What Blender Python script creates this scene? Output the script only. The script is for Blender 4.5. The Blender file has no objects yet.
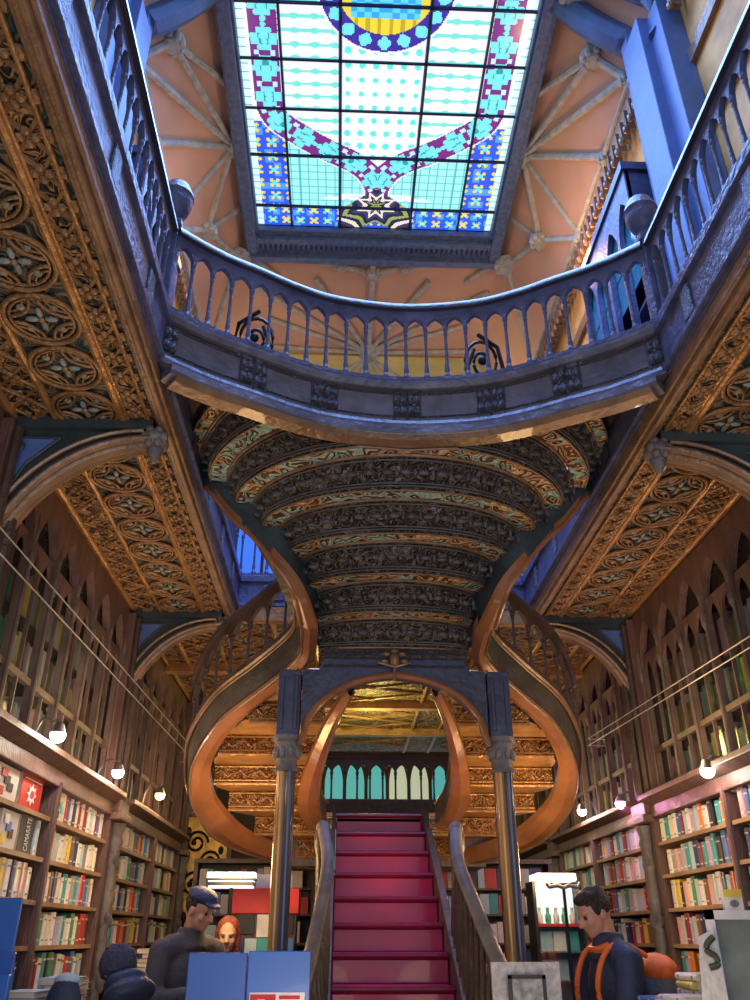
import bpy, math, random
from mathutils import Vector, Matrix
random.seed(7)
C = bpy.context.scene.collection
PI = math.pi

# ------------------------------------------------------------------ helpers
class MB:
    def __init__(s): s.v=[]; s.f=[]; s.m=[]
    def add(s, vs, fs, mi=0):
        n=len(s.v); s.v+= [tuple(v) for v in vs]
        for f in fs: s.f.append([i+n for i in f]); s.m.append(mi)
        return s
    def box(s, x0,x1,y0,y1,z0,z1, mi=0, rz=0, tilt=0):
        vs=[(x,y,z) for z in (z0,z1) for y in (y0,y1) for x in (x0,x1)]
        if rz or tilt:
            c=Vector(((x0+x1)/2,(y0+y1)/2,z0)); M=Matrix.Rotation(rz,3,'Z')@Matrix.Rotation(tilt,3,'X')
            vs=[tuple(c+M@(Vector(v)-c)) for v in vs]
        return s.add(vs,[(0,2,3,1),(4,5,7,6),(0,1,5,4),(2,6,7,3),(0,4,6,2),(1,3,7,5)],mi)
    def hexa(s, a, b, mi=0):      # two quads (4 pts each) bottom a, top b
        return s.add(list(a)+list(b),[(3,2,1,0),(4,5,6,7),(0,1,5,4),(1,2,6,5),(2,3,7,6),(3,0,4,7)],mi)
    def lathe(s, prof, n=10, c=(0,0,0), mi=0, axis=None):
        vs=[]; fs=[]
        M=Matrix.Identity(3)
        if axis is not None: M=Vector((0,0,1)).rotation_difference(Vector(axis).normalized()).to_matrix()
        for r,z in prof:
            for k in range(n):
                a=2*PI*k/n; vs.append(tuple(Vector(c)+M@Vector((r*math.cos(a),r*math.sin(a),z))))
        for i in range(len(prof)-1):
            for k in range(n):
                fs.append((i*n+k,i*n+(k+1)%n,(i+1)*n+(k+1)%n,(i+1)*n+k))
        fs.append(tuple(range(n))[::-1]); fs.append(tuple((len(prof)-1)*n+k for k in range(n)))
        return s.add(vs,fs,mi)
    def tube(s, path, r, n=8, mi=0, closed=False, sq=False):
        P=[Vector(p) for p in path]; vs=[]; fs=[]; m=len(P)
        R=r if isinstance(r,(list,tuple)) else [r]*m
        up=Vector((0,0,1))
        for i,p in enumerate(P):
            if closed: t=(P[(i+1)%m]-P[i-1])
            else: t=(P[min(i+1,m-1)]-P[max(i-1,0)])
            t.normalize()
            a=t.cross(up)
            if a.length<1e-3: a=t.cross(Vector((1,0,0)))
            a.normalize(); b=a.cross(t)
            for k in range(n):
                th=2*PI*(k+(.5 if sq else 0))/n; vs.append(tuple(p+(a*math.cos(th)+b*math.sin(th))*R[i]))
        for i in range(m if closed else m-1):
            j=(i+1)%m
            for k in range(n): fs.append((i*n+k,i*n+(k+1)%n,j*n+(k+1)%n,j*n+k))
        if not closed: fs.append(tuple(range(n))[::-1]); fs.append(tuple((m-1)*n+k for k in range(n)))
        return s.add(vs,fs,mi)
    def sweep(s, path, prof, mi=0, side=1):   # prof: closed (offset outward, z); path of (x,y) or (x,y,z)
        P=[Vector((p[0],p[1],p[2] if len(p)>2 else 0)) for p in path]; m=len(P); n=len(prof); vs=[]; fs=[]
        for i,p in enumerate(P):
            t=P[min(i+1,m-1)]-P[max(i-1,0)]; t.z=0; t.normalize(); nr=Vector((t.y,-t.x,0))*side
            for o,z in prof: vs.append(tuple(p+nr*o+Vector((0,0,z))))
        for i in range(m-1):
            for k in range(n): fs.append((i*n+k,(i+1)*n+k,(i+1)*n+(k+1)%n,i*n+(k+1)%n))
        fs.append(tuple(range(n))); fs.append(tuple((m-1)*n+k for k in range(n))[::-1])
        return s.add(vs,fs,mi)
    def prism(s, poly, y0, y1, mi=0, plane='XZ'):
        n=len(poly)
        def q(a,b,d): return (a,d,b) if plane=='XZ' else ((d,a,b) if plane=='YZ' else (a,b,d))
        vs=[q(a,b,y0) for a,b in poly]+[q(a,b,y1) for a,b in poly]
        fs=[tuple(range(n)),tuple(range(2*n-1,n-1,-1))]+[(k,k+n,(k+1)%n+n,(k+1)%n) for k in range(n)]
        return s.add(vs,fs,mi)
    def ell(s, c, r, n=12, m=8, mi=0, rot=None):
        vs=[];fs=[]; c=Vector(c); r=r if isinstance(r,(tuple,list)) else (r,r,r)
        M=rot if rot is not None else Matrix.Identity(3)
        for i in range(m+1):
            ph=PI*i/m
            for k in range(n):
                th=2*PI*k/n
                vs.append(tuple(c+M@Vector((r[0]*math.sin(ph)*math.cos(th),r[1]*math.sin(ph)*math.sin(th),-r[2]*math.cos(ph)))))
        for i in range(m):
            for k in range(n): fs.append((i*n+k,i*n+(k+1)%n,(i+1)*n+(k+1)%n,(i+1)*n+k))
        return s.add(vs,fs,mi)
    def cap(s, p, q, r1, r2, n=12):
        p=Vector(p); q=Vector(q)
        s.lathe([(r1*math.cos(a),r1*math.sin(a)) for a in (-1.5,-1.1,-.7,-.3,0)]+[(r2*math.cos(a),(q-p).length+r2*math.sin(a)) for a in (0,.3,.7,1.1,1.5)],n,p,0,q-p if (q-p).length>1e-5 else (0,0,1))
        return s
    def mesh(s, name):
        me=bpy.data.meshes.new(name); me.from_pydata(s.v,[],s.f); me.update(); return me
    def build(s, name, mats, parent=None, smooth=False, bevel=0):
        me=s.mesh(name)
        if not isinstance(mats,(list,tuple)): mats=[mats]
        for m in mats: me.materials.append(m)
        for p,mi in zip(me.polygons,s.m): p.material_index=mi; p.use_smooth=smooth
        import bmesh
        bm=bmesh.new(); bm.from_mesh(me); bmesh.ops.recalc_face_normals(bm,faces=bm.faces[:]); bm.to_mesh(me); bm.free()
        o=bpy.data.objects.new(name,me); C.objects.link(o)
        if parent: o.parent=parent
        if smooth:
            for p in me.polygons: p.use_smooth=True
            try: me.set_sharp_from_angle(angle=math.radians(40))
            except Exception: pass
        if bevel:
            b=o.modifiers.new('bev','BEVEL'); b.width=bevel; b.segments=2; b.limit_method='ANGLE'
        return o

def empty(name, loc=(0,0,0)):
    o=bpy.data.objects.new(name,None); o.empty_display_size=.1; C.objects.link(o); o.location=loc; return o
def tag(o,label,cat,group=None,kind=None):
    o['label']=label; o['category']=cat
    if group: o['group']=group
    if kind: o['kind']=kind
    return o
def struct(o,label=None):
    o['kind']='structure'
    if label: o['label']=label
    return o
def rebase(root):          # parts are built in world coordinates: move them so the root can sit at its base
    for ch in root.children:
        ch.location = ch.location - root.location
def copy_tree(o,parent=None):
    c=o.copy(); C.objects.link(c)
    if parent is not None: c.parent=parent
    for ch in list(o.children): copy_tree(ch,c)
    return c

# ------------------------------------------------------------------ materials
def nt(m): m.use_nodes=True; return m.node_tree
def mat(name,col,rough=.5,metal=0,bump=0,bscale=40,var=.25,vscale=6,coat=0,stretch=None):
    m=bpy.data.materials.new(name); t=nt(m); N=t.nodes; L=t.links; b=N['Principled BSDF']
    b.inputs['Roughness'].default_value=rough; b.inputs['Metallic'].default_value=metal
    b.inputs['Coat Weight'].default_value=coat
    tc=N.new('ShaderNodeTexCoord'); mp=N.new('ShaderNodeMapping'); L.new(tc.outputs['Object'],mp.inputs[0])
    if stretch: mp.inputs['Scale'].default_value=stretch
    nz=N.new('ShaderNodeTexNoise'); nz.inputs['Scale'].default_value=vscale; nz.inputs['Detail'].default_value=5
    L.new(mp.outputs[0],nz.inputs['Vector'])
    rp=N.new('ShaderNodeValToRGB'); c=Vector(col)
    rp.color_ramp.elements[0].position=.3; rp.color_ramp.elements[1].position=.7
    rp.color_ramp.elements[0].color=(*(c*(1-var)),1); rp.color_ramp.elements[1].color=(*(c*(1+var)),1)
    L.new(nz.outputs[0],rp.inputs[0]); L.new(rp.outputs[0],b.inputs['Base Color'])
    if bump:
        n2=N.new('ShaderNodeTexNoise'); n2.inputs['Scale'].default_value=bscale; L.new(mp.outputs[0],n2.inputs['Vector'])
        bp=N.new('ShaderNodeBump'); bp.inputs['Strength'].default_value=bump; bp.inputs['Distance'].default_value=.02
        L.new(n2.outputs[0],bp.inputs['Height']); L.new(bp.outputs[0],b.inputs['Normal'])
    return m
def carved(name,dark,mid,light,scale=9,rough=.45,metal=.2,bump=.8,dist=.35,accent=None):
    """carved filigree: curling raised ridges over a recessed ground"""
    m=bpy.data.materials.new(name); t=nt(m); N=t.nodes; L=t.links; b=N['Principled BSDF']
    b.inputs['Roughness'].default_value=rough; b.inputs['Metallic'].default_value=metal
    tc=N.new('ShaderNodeTexCoord')
    nz=N.new('ShaderNodeTexNoise'); nz.inputs['Scale'].default_value=scale*.6; nz.inputs['Detail'].default_value=2
    L.new(tc.outputs['Object'],nz.inputs['Vector'])
    mx=N.new('ShaderNodeVectorMath'); mx.operation='MULTIPLY_ADD'; L.new(nz.outputs['Color'],mx.inputs[0]); mx.inputs[1].default_value=(dist,)*3; L.new(tc.outputs['Object'],mx.inputs[2])
    vo=N.new('ShaderNodeTexVoronoi'); vo.feature='DISTANCE_TO_EDGE'; vo.inputs['Scale'].default_value=scale
    L.new(mx.outputs[0],vo.inputs['Vector'])
    v2=N.new('ShaderNodeTexVoronoi'); v2.feature='F1'; v2.inputs['Scale'].default_value=scale*1.7
    L.new(mx.outputs[0],v2.inputs['Vector'])
    wv=N.new('ShaderNodeMath'); wv.operation='SINE'; ml=N.new('ShaderNodeMath'); ml.operation='MULTIPLY'; ml.inputs[1].default_value=26
    L.new(vo.outputs['Distance'],ml.inputs[0]); L.new(ml.outputs[0],wv.inputs[0])
    ad=N.new('ShaderNodeMath'); ad.operation='MULTIPLY_ADD'; ad.inputs[1].default_value=.35; ad.inputs[2].default_value=.5
    L.new(wv.outputs[0],ad.inputs[0])
    sb=N.new('ShaderNodeMath'); sb.operation='SUBTRACT'; L.new(ad.outputs[0],sb.inputs[0])
    m2=N.new('ShaderNodeMath'); m2.operation='MULTIPLY'; m2.inputs[1].default_value=.45; L.new(v2.outputs['Distance'],m2.inputs[0]); L.new(m2.outputs[0],sb.inputs[1])
    rp=N.new('ShaderNodeValToRGB'); e=rp.color_ramp.elements
    e[0].position=.15; e[0].color=(*dark,1); e[1].position=.62; e[1].color=(*light,1); x=e.new(.38); x.color=(*mid,1)
    L.new(sb.outputs[0],rp.inputs[0])
    out=rp.outputs[0]
    if accent:
        v3=N.new('ShaderNodeTexVoronoi'); v3.inputs['Scale'].default_value=scale*.9; L.new(mx.outputs[0],v3.inputs['Vector'])
        gt=N.new('ShaderNodeSeparateColor'); L.new(v3.outputs['Color'],gt.inputs[0])
        g2=N.new('ShaderNodeMath'); g2.operation='GREATER_THAN'; g2.inputs[1].default_value=.55; L.new(gt.outputs[0],g2.inputs[0])
        lo=N.new('ShaderNodeMath'); lo.operation='GREATER_THAN'; lo.inputs[1].default_value=.3; L.new(sb.outputs[0],lo.inputs[0])
        an=N.new('ShaderNodeMath'); an.operation='MULTIPLY'; L.new(g2.outputs[0],an.inputs[0]); L.new(lo.outputs[0],an.inputs[1])
        mi=N.new('ShaderNodeMix'); mi.data_type='RGBA'; L.new(an.outputs[0],mi.inputs[0]); L.new(rp.outputs[0],mi.inputs[6]); mi.inputs[7].default_value=(*accent,1)
        out=mi.outputs[2]
    L.new(out,b.inputs['Base Color'])
    bp=N.new('ShaderNodeBump'); bp.inputs['Strength'].default_value=bump; bp.inputs['Distance'].default_value=.03
    L.new(sb.outputs[0],bp.inputs['Height']); L.new(bp.outputs[0],b.inputs['Normal'])
    return m
def emis(name,col,s):
    m=bpy.data.materials.new(name); t=nt(m); b=t.nodes['Principled BSDF']
    b.inputs['Base Color'].default_value=(*col,1); b.inputs['Emission Color'].default_value=(*col,1); b.inputs['Emission Strength'].default_value=s
    return m
def glass(name,tint=(.8,.85,.9),amt=.12):
    m=bpy.data.materials.new(name); t=nt(m); N=t.nodes; L=t.links; N.remove(N['Principled BSDF'])
    tr=N.new('ShaderNodeBsdfTransparent'); tr.inputs[0].default_value=(*tint,1)
    gl=N.new('ShaderNodeBsdfGlossy'); gl.inputs['Roughness'].default_value=.08
    mx=N.new('ShaderNodeMixShader'); mx.inputs[0].default_value=amt; L.new(tr.outputs[0],mx.inputs[1]); L.new(gl.outputs[0],mx.inputs[2])
    L.new(mx.outputs[0],N['Material Output'].inputs[0]); return m

M={}
M['slate']=mat('blue_daylight_wood',(.10,.12,.25),.42,0,.5,30,.35,8)  # dark brown wood, the blue daylight on it put into its colour
M['slate_carved']=carved('slate_carved',(.05,.05,.07),(.17,.17,.22),(.36,.36,.42),26,.4,.1,.9)
M['fascia']=mat('fascia_panel',(.15,.15,.21),.4,.1,.5,18,.35,6)
M['bronze']=mat('bronze_edge',(.27,.17,.10),.35,.2,.4,25,.3,5,.2)
M['brown']=mat('bookcase_wood',(.15,.085,.072),.45,0,.4,30,.3,4,0,(3,3,.6))
M['darkwood']=mat('dark_wood',(.075,.05,.04),.4,0,.4,30,.35,5)
M['orange']=mat('polished_orange_wood',(.36,.15,.065),.28,.05,.25,14,.3,3,.4)
M['gold']=mat('gilt_moulding',(.46,.25,.10),.35,.35,.5,35,.3,8)
M['navy_wood']=mat('navy_wood',(.055,.065,.13),.4,0,.3,25,.3,6)
M['stone_dark']=mat('grey_carved_post',(.13,.12,.125),.5,0,.5,30,.35,8)
M['beam']=mat('beam_brown',(.26,.15,.085),.4,.1,.5,30,.35,6)
M['side_dark']=mat('side_fascia_wood',(.07,.065,.055),.4,0,.4,22,.35,6)
M['slate_dark']=mat('slate_dark',(.11,.11,.12),.4,.1,.4,30,.35,8)
M['teal_wood']=mat('teal_dark_wood',(.05,.075,.085),.45,0,.3,20,.3,4)
M['soffit']=carved('soffit_filigree',(.02,.03,.03),(.17,.10,.055),(.62,.36,.15),9,.45,.15,1.0,.3)
M['soffit_ground']=carved('soffit_ground',(.02,.055,.075),(.06,.09,.10),(.26,.17,.09),7,.5,.1,.8,.2)
M['rib']=mat('soffit_rib',(.33,.19,.09),.4,.25,.6,40,.35,10)
M['medal']=mat('soffit_petal',(.28,.34,.32),.5,.1,.6,30,.4,12)
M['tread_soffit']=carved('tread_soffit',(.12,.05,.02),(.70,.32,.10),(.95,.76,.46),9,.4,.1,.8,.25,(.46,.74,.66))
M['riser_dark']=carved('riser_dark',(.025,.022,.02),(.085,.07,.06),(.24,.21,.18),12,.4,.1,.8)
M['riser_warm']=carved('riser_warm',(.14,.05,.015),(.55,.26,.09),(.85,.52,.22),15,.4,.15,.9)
M['tread_warm']=mat('tread_warm',(.5,.26,.10),.4,.1,.4,25,.3,6)
M['red']=mat('red_stair',(.37,.006,.085),.22,0,.1,6,.2,3,.15)
M['red'].node_tree.nodes['Principled BSDF'].inputs['Specular IOR Level'].default_value=.22
M['red_dark']=mat('red_nosing',(.16,.006,.02),.25,0,.1,6,.2,3,.5)
M['peach']=mat('peach_plaster',(.60,.39,.28),.85,0,.1,10,.12,1.2)
M['rib_grey']=mat('grey_rib',(.42,.47,.46),.6,0,.4,30,.25,8)
M['apse']=mat('yellow_green_plaster',(.62,.60,.26),.85,0,.1,10,.2,1.5)
M['ochre']=mat('ochre_wall',(.62,.36,.10),.7,0,.3,12,.3,3)
M['blue_frame']=mat('blue_painted_frame',(.10,.17,.34),.5,0,.5,40,.3,14)
M['blue_pil']=mat('blue_pilaster',(.07,.14,.34),.5,0,.2,20,.2,3)
M['floor']=mat('floor_boards',(.16,.09,.05),.4,0,.3,30,.3,4,0,(8,.8,1))
M['wall']=mat('wall_panel',(.07,.05,.04),.6,0,.3,20,.3,3)
M['spandrel']=mat('spandrel_blue_light',(.12,.22,.60),.45,0,.3,20,.25,5)  # blue light falling on the bracket panels, put into the base colour
M['stone']=mat('grey_post',(.2,.19,.2),.5,0,.5,30,.3,8)
M['glass']=glass('pane_glass')
M['page']=mat('book_pages',(.75,.70,.58),.8,0,.3,90,.1,30)
M['black']=mat('black_metal',(.015,.015,.018),.35,.4)
M['steel']=mat('steel',(.45,.45,.45),.3,.8)
M['cable']=mat('cable_steel',(.5,.48,.45),.35,.5)
M['iron']=mat('wrought_iron',(.02,.02,.025),.45,.5)
M['lamp_white']=emis('lamp_glow',(1,.95,.88),9)
M['lamp_warm']=emis('lamp_glow_warm',(1,.62,.28),9)
M['lamp_pink']=emis('lamp_glow_pink',(1,.45,.85),9)

# ------------------------------------------------------------------ camera
F=820.0; PW,PH=750,1000
pit=math.atan(437/F); yaw=math.atan(37/(F/math.cos(pit)))
cd=bpy.data.cameras.new('camera'); cam=bpy.data.objects.new('camera',cd); C.objects.link(cam)
cam.location=(-.35,0,1.5); cam.rotation_euler=(PI/2+pit,0,-yaw)
cd.sensor_fit='VERTICAL'; cd.sensor_height=36; cd.lens=F/PH*36; cd.clip_start=.05; cd.clip_end=100
bpy.context.scene.camera=cam

def crom(pts,n=8):
    P=[Vector(p) for p in pts]; out=[]
    for i in range(len(P)-1):
        a=P[max(i-1,0)];b=P[i];c=P[i+1];d=P[min(i+2,len(P)-1)]
        for k in range(n):
            t=k/n; out.append(.5*((2*b)+(c-a)*t+(2*a-5*b+4*c-d)*t*t+(3*b-a-3*c+d)*t**3))
    out.append(P[-1]); return out
def resample(P,step=None,n=None):
    P=[Vector(p) for p in P]; L=[0]
    for i in range(1,len(P)): L.append(L[-1]+(P[i]-P[i-1]).length)
    if n is None: n=max(2,int(round(L[-1]/step))+1)
    out=[];j=0
    for k in range(n):
        s=L[-1]*k/(n-1)
        while j<len(L)-2 and L[j+1]<s: j+=1
        t=(s-L[j])/max(L[j+1]-L[j],1e-9); out.append(P[j].lerp(P[j+1],t))
    return out
def mir(p): return (-p[0],)+tuple(p[1:])
# ------------------------------------------------------------------ room shell
WX=2.68; Y0=-2.2; Y1=13.2; ZC=10.8
struct(MB().box(-WX-.1,WX+.1,Y0,Y1+.1,-.12,0).build('floor',M['floor']),'dark polished boarded floor of the bookshop')
for sx,nm in ((-1,'left'),(1,'right')):
    x0,x1=sorted((sx*WX,sx*(WX+.15)))
    b=MB(); b.box(x0,x1,Y0,Y1,0,4.3,0); b.box(x0,x1,Y0,Y1,4.3,9.4,1)
    struct(b.build('wall_'+nm,[M['wall'],M['ochre']]),nm+' long wall, dark below and ochre above the gallery')
# back wall with openings : lower arched windows and upper blue windows
b=MB()
b.box(-WX,WX,Y1,Y1+.12,0,2.3,0); b.box(-WX,WX,Y1,Y1+.12,4.05,4.9,0)
b.box(-WX,-.95,Y1,Y1+.12,2.3,4.05,0); b.box(1.35,WX,Y1,Y1+.12,2.3,4.05,0)
b.box(-WX,-2.3,Y1,Y1+.12,4.9,9.4,0); b.box(2.3,WX,Y1,Y1+.12,4.9,9.4,0); b.box(-2.3,2.3,Y1,Y1+.12,8.8,9.4,0)
struct(b.build('wall_back',M['wall']),'dark end wall behind the staircase')
sky_blue=emis('blue_daylight_pane',(.03,.14,.75),1.1); sky_teal=emis('teal_daylight_pane',(.10,.50,.55),.55); sky_pale=emis('pale_daylight_pane',(.55,.65,.50),.55)
def lancet_window(name,x0,x1,z0,z1,n,y,mats,arch=.35,lab=''):
    root=struct(empty(name,((x0+x1)/2,y,z0)),lab); w=(x1-x0)/n
    for k in range(n):
        c=x0+w*(k+.5); hw=w*.5-.02; zz=z1-arch; pl=[(c-hw,z0),(c+hw,z0),(c+hw,zz)]
        for j in range(1,8):
            t=j/8; pl.append((c+hw*(1-t*t)*1.0,zz+arch*.9*math.sin(t*PI/2)))
        pl.append((c,zz+arch*.9))
        for j in range(7,0,-1):
            t=j/8; pl.append((c-hw*(1-t*t),zz+arch*.9*math.sin(t*PI/2)))
        pl.append((c-hw,zz))
        MB().prism(pl,y-.01,y+.01).build('pane',mats[k%len(mats)],root)
    f=MB()
    for k in range(n+1): f.tube([(x0+w*k,y-.03,z0),(x0+w*k,y-.03,z1)],.03,6)
    for k in range(n):
        c=x0+w*(k+.5); hw=w*.5
        for s in (-1,1):
            f.tube([(c+s*hw*(1-(j/8)**2),y-.03,z1-arch+arch*.95*math.sin(j/8*PI/2)) for j in range(9)],.025,6)
    for z in (z0,z0+(z1-arch-z0)*.55): f.tube([(x0,y-.03,z),(x1,y-.03,z)],.025,6)
    f.build('window_frame',M['darkwood'],root); rebase(root); return root
lancet_window('window_2',-.95,1.35,2.35,3.95,7,Y1-.02,[sky_teal,sky_teal,sky_teal,sky_teal,sky_pale,sky_pale],.45,'arched teal lit windows in the end wall behind the landing')
lancet_window('window_3',-2.3,2.3,4.95,8.7,9,Y1-.02,[sky_blue],.6,'tall blue windows in the end wall above the back gallery')
# ceiling : flat round the skylight, coves at the sides
SX=1.76; SY=8.86; SY0=1.9
b=MB()
for sx in (-1,1):
    b.add([(sx*1.75,Y0,ZC+.02),(sx*1.95,Y0,ZC-.05),(sx*WX,Y0,9.4),(sx*1.75,11.9,ZC+.02),(sx*1.95,11.9,ZC-.05),(sx*WX,11.9,9.4)],[(0,1,4,3),(1,2,5,4)])
b.add([(-1.95,SY,ZC),(1.95,SY,ZC),(1.95,11.9,ZC),(-1.95,11.9,ZC)],[(0,1,2,3)])
b.add([(-1.95,Y0,ZC),(1.95,Y0,ZC),(1.95,SY0,ZC),(-1.95,SY0,ZC)],[(0,1,2,3)])
o=b.build('ceiling',M['peach']); struct(o,'peach vaulted ceiling crossed by grey ribs'); sm=o.modifiers.new('s','SOLIDIFY'); sm.thickness=.08; sm.offset=1
# apse end panel of the ceiling (yellow green plaster), curving down behind
b=MB(); n=14; prev=None
ap=[]
for j in range(9):
    t=j/8*PI/2; ap.append((11.85+1.3*math.sin(t),ZC-1.35*(1-math.cos(t))))
vs=[];fs=[]
for (y,z) in ap:
    vs+= [(-WX,y,z),(WX,y,z)]
for j in range(8): fs.append((2*j,2*j+1,2*j+3,2*j+2))
b.add(vs,fs); o=b.build('trim_1',M['apse'],smooth=True); struct(o,'yellow green cove at the far end of the ceiling'); sm=o.modifiers.new('s','SOLIDIFY'); sm.thickness=.06
# ceiling ribs and bosses
def cove(x,y):
    """point of the ceiling surface for the given x,y"""
    a=abs(x)
    return (x,y,ZC-.02 if a<1.95 else ZC-.05-(min(a,WX)-1.95)*(ZC-.05-9.4)/(WX-1.95))
cam0=Vector((-.35,0,1.5))
def onto(x,y):  # (x,y) measured on the level z=10.8: slide along the sight line to the cove
    p=Vector((x,y,10.8))
    if abs(x)<1.95: return Vector(cove(x,y))
    lo,hi=.5,1.05
    for _ in range(40):
        mid=(lo+hi)/2; q=cam0+(p-cam0)*mid
        if abs(q.x)<1.95 : inside=q.z<ZC-.05
        else: inside=q.z<cove(q.x,q.y)[2]
        if inside: lo=mid
        else: hi=mid
    return cam0+(p-cam0)*lo
def rib(bm,a,b_,r=.045,sag=0):
    pts=[]
    for k in range(13):
        t=k/12; x=a[0]+(b_[0]-a[0])*t; y=a[1]+(b_[1]-a[1])*t; q=cove(x,y); pts.append((q[0],q[1],q[2]-.02-sag*math.sin(PI*t)))
    bm.tube(pts,r,8)
def boss(c,r,name='ceiling_boss'):
    b=MB(); z=c[2]
    b.lathe([(r*.25,-.13),(r*.6,-.12),(r*.75,-.07),(r,-.03),(r,.0)],14,(c[0],c[1],z))
    for k in range(8):
        a=k*PI/4; b.ell((c[0]+math.cos(a)*r*.75,c[1]+math.sin(a)*r*.75,z-.06),(r*.32,r*.32,.05),8,5)
    return b
nodeL={}
ribroot=struct(empty('trim_2',(0,7,10.7)),'grey plaster ribs and carved bosses of the ceiling')
base={'A':(1.95,7.5),'B':(2.5,6.05),'C':(3.05,7.45),'D':(2.98,6.3),'F':(2.5,8.97),'G':(2.1,9.5),'H':(3.13,8.9),'I':(2.15,5.35),'J':(2.9,4.6)}
segs='AB AD AC AH AF FH FG GH GG2 BI BD IJ'.split()
for sx in (-1,1):
    nd={k:onto(sx*x,y) for k,(x,y) in base.items()}
    rb=MB()
    for a,b_ in (('A','B'),('A','D'),('A','C'),('A','H'),('A','F'),('F','H'),('F','G'),('B','I'),('I','J')): rib(rb,nd[a],nd[b_])
    rib(rb,nd['B'],(sx*1.93,6.55)); rib(rb,nd['F'],(sx*1.93,8.5)); rib(rb,nd['G'],(sx*1.5,9.9)); rib(rb,nd['G'],(sx*2.5,10.2)); rib(rb,nd['H'],(sx*2.6,9.6)); rib(rb,nd['B'],nd['D'],.05)
    y=11.5
    for k in range(3):       # the same star repeated over the entrance side
        yy=2.8-2.6*k; q0=(sx*1.95,yy)
        for dx,dy in ((.6,-1),(.7,-.3),(.7,.5),(.4,1.1)): rib(rb,q0,(sx*(1.95+dx),yy+dy))
    rb.tube([(sx*(WX-.03),-2,9.42),(sx*(WX-.03),11.9,9.42)],.06,8)
    rb.tube([(sx*(WX-.12),-2,9.5),(sx*(WX-.12),11.9,9.5)],.03,8)
    rb.build('rib',M['rib_grey'],ribroot,smooth=True)
    for k,r in (('A',.13),('B',.15),('D',.08),('C',.09),('F',.15),('G',.2),('H',.12),('I',.22)):
        c=nd[k]; boss(c,r).build('boss',M['rib_grey'],ribroot,smooth=True)
rb=MB()
K=(0,9.75)
rib(rb,K,(-.5,9.6));rib(rb,K,(.5,9.6))
for x in (-.5,.5):
    rib(rb,(x,9.6),(x*3,9.4)); 
rib(rb,(0,9.4),(0,11.8))
for dx,dy in ((-1.9,10.1),(-1.7,10.9),(-2.3,11.6),(1.9,10.1),(1.7,10.9),(2.3,11.6),(-.9,9.9),(.9,9.9)): rib(rb,(0,11.75),(dx,dy),.04)
for s in (-1,1):
    for a in (.25,.6,1.0,1.5):      # ribs fanning down the cove
        pts=[]
        for j in range(10):
            t=j/9; th=t*PI/2; pts.append((s*(a-.2)*1.9*t,11.85+1.28*math.sin(th)-.02,ZC-.03-1.33*(1-math.cos(th))))
        rb.tube(pts,.04,8)
rb.build('rib',M['rib_grey'],ribroot,smooth=True)
for c,r in (((0,9.75),.13),((-.5,9.6),.1),((.5,9.6),.1),((0,11.7),.2),((-1.0,9.45),.09),((1.0,9.45),.09)):
    boss((c[0],c[1],ZC),r).build('boss',M['rib_grey'],ribroot,smooth=True)
rebase(ribroot)
# dentil course on the upper right/left walls
for sx,k in ((-1,3),(1,4)):
    b=MB(); x=sx*(WX-.05)
    for j in range(60):
        y=3.2+j*.145
        b.box(min(x,x-sx*.1),max(x,x-sx*.1),y,y+.06,9.02,9.30)
        b.ell((x-sx*.1,y+.03,9.03),(.035,.035,.06),8,5)
    b.box(min(x,sx*WX),max(x,sx*WX),-2,11.8,8.35,8.5); b.box(min(x,sx*WX),max(x,sx*WX),-2,11.8,7.5,7.6)
    struct(b.build('trim_%d'%k,M['bronze']),('left','right')[sx>0]+' cornice of small dentils under the cove')
# blue painted pilasters which carry the vault
for n_,(sx,yy) in enumerate(((1,4.9),(-1,4.9),(1,1.0),(-1,1.0))):
    b=MB(); xa=sx*WX; xb=sx*(WX-.22)
    b.box(min(xa,xb),max(xa,xb),yy-.42,yy+.42,4.45,9.3)
    xb2=sx*(WX-.32); b.box(min(xa,xb2),max(xa,xb2),yy-.2,yy+.2,4.45,9.35)
    pts=[]
    for j in range(12):
        t=j/11; X=WX-.14-(WX-1.95)*t; pts.append((sx*X,yy+.25+.25*t,cove(X,0)[2]-.05-.12*math.sin(t*PI)))
    b.tube([(sx*(WX-.16),yy+.2,9.0)]+pts,.15,8); b.tube([(sx*(WX-.16),yy-.25,9.0)]+[(p[0],p[1]-.5,p[2]) for p in pts],.11,8)
    struct(b.build('trim_%d'%(5+n_),M['blue_pil'],bevel=.015),'blue painted pilaster branching into the %s side of the vault, %s'%('right' if sx>0 else 'left','beside the navy bookcase' if yy>3 else 'nearest the entrance'))

# ------------------------------------------------------------------ stained glass skylight
def quat(dx,dy,r):   # quatrefoil
    d=min(math.hypot(abs(dx)-r*.45,dy),math.hypot(dx,abs(dy)-r*.45)); return d<r*.55
PTH=resample(crom([(1.42,7.3),(1.42,5),(1.42,3),(1.42,2.2),(1.36,1.82),(1.05,1.56),(.7,1.34),(.36,1.17),(.13,.98),(.0,.72),(.0,.5)],6),n=110)
PTHL=[0]
for i in range(1,len(PTH)): PTHL.append(PTHL[-1]+(PTH[i]-PTH[i-1]).length)
def near(x,s):
    bd=9;bi=0
    for i,p in enumerate(PTH):
        d=(p[0]-x)**2+(p[1]-s)**2
        if d<bd: bd=d;bi=i
    return math.sqrt(bd),bi
WHT=(.70,.78,.80);TEA=(.10,.72,.68);PUR=(.16,.03,.22);CYN=(.16,.72,.76);NAV=(.02,.05,.35);YEL=(.75,.62,.05);BLU=(.03,.10,.75);LEAD=(.01,.02,.09)
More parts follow.
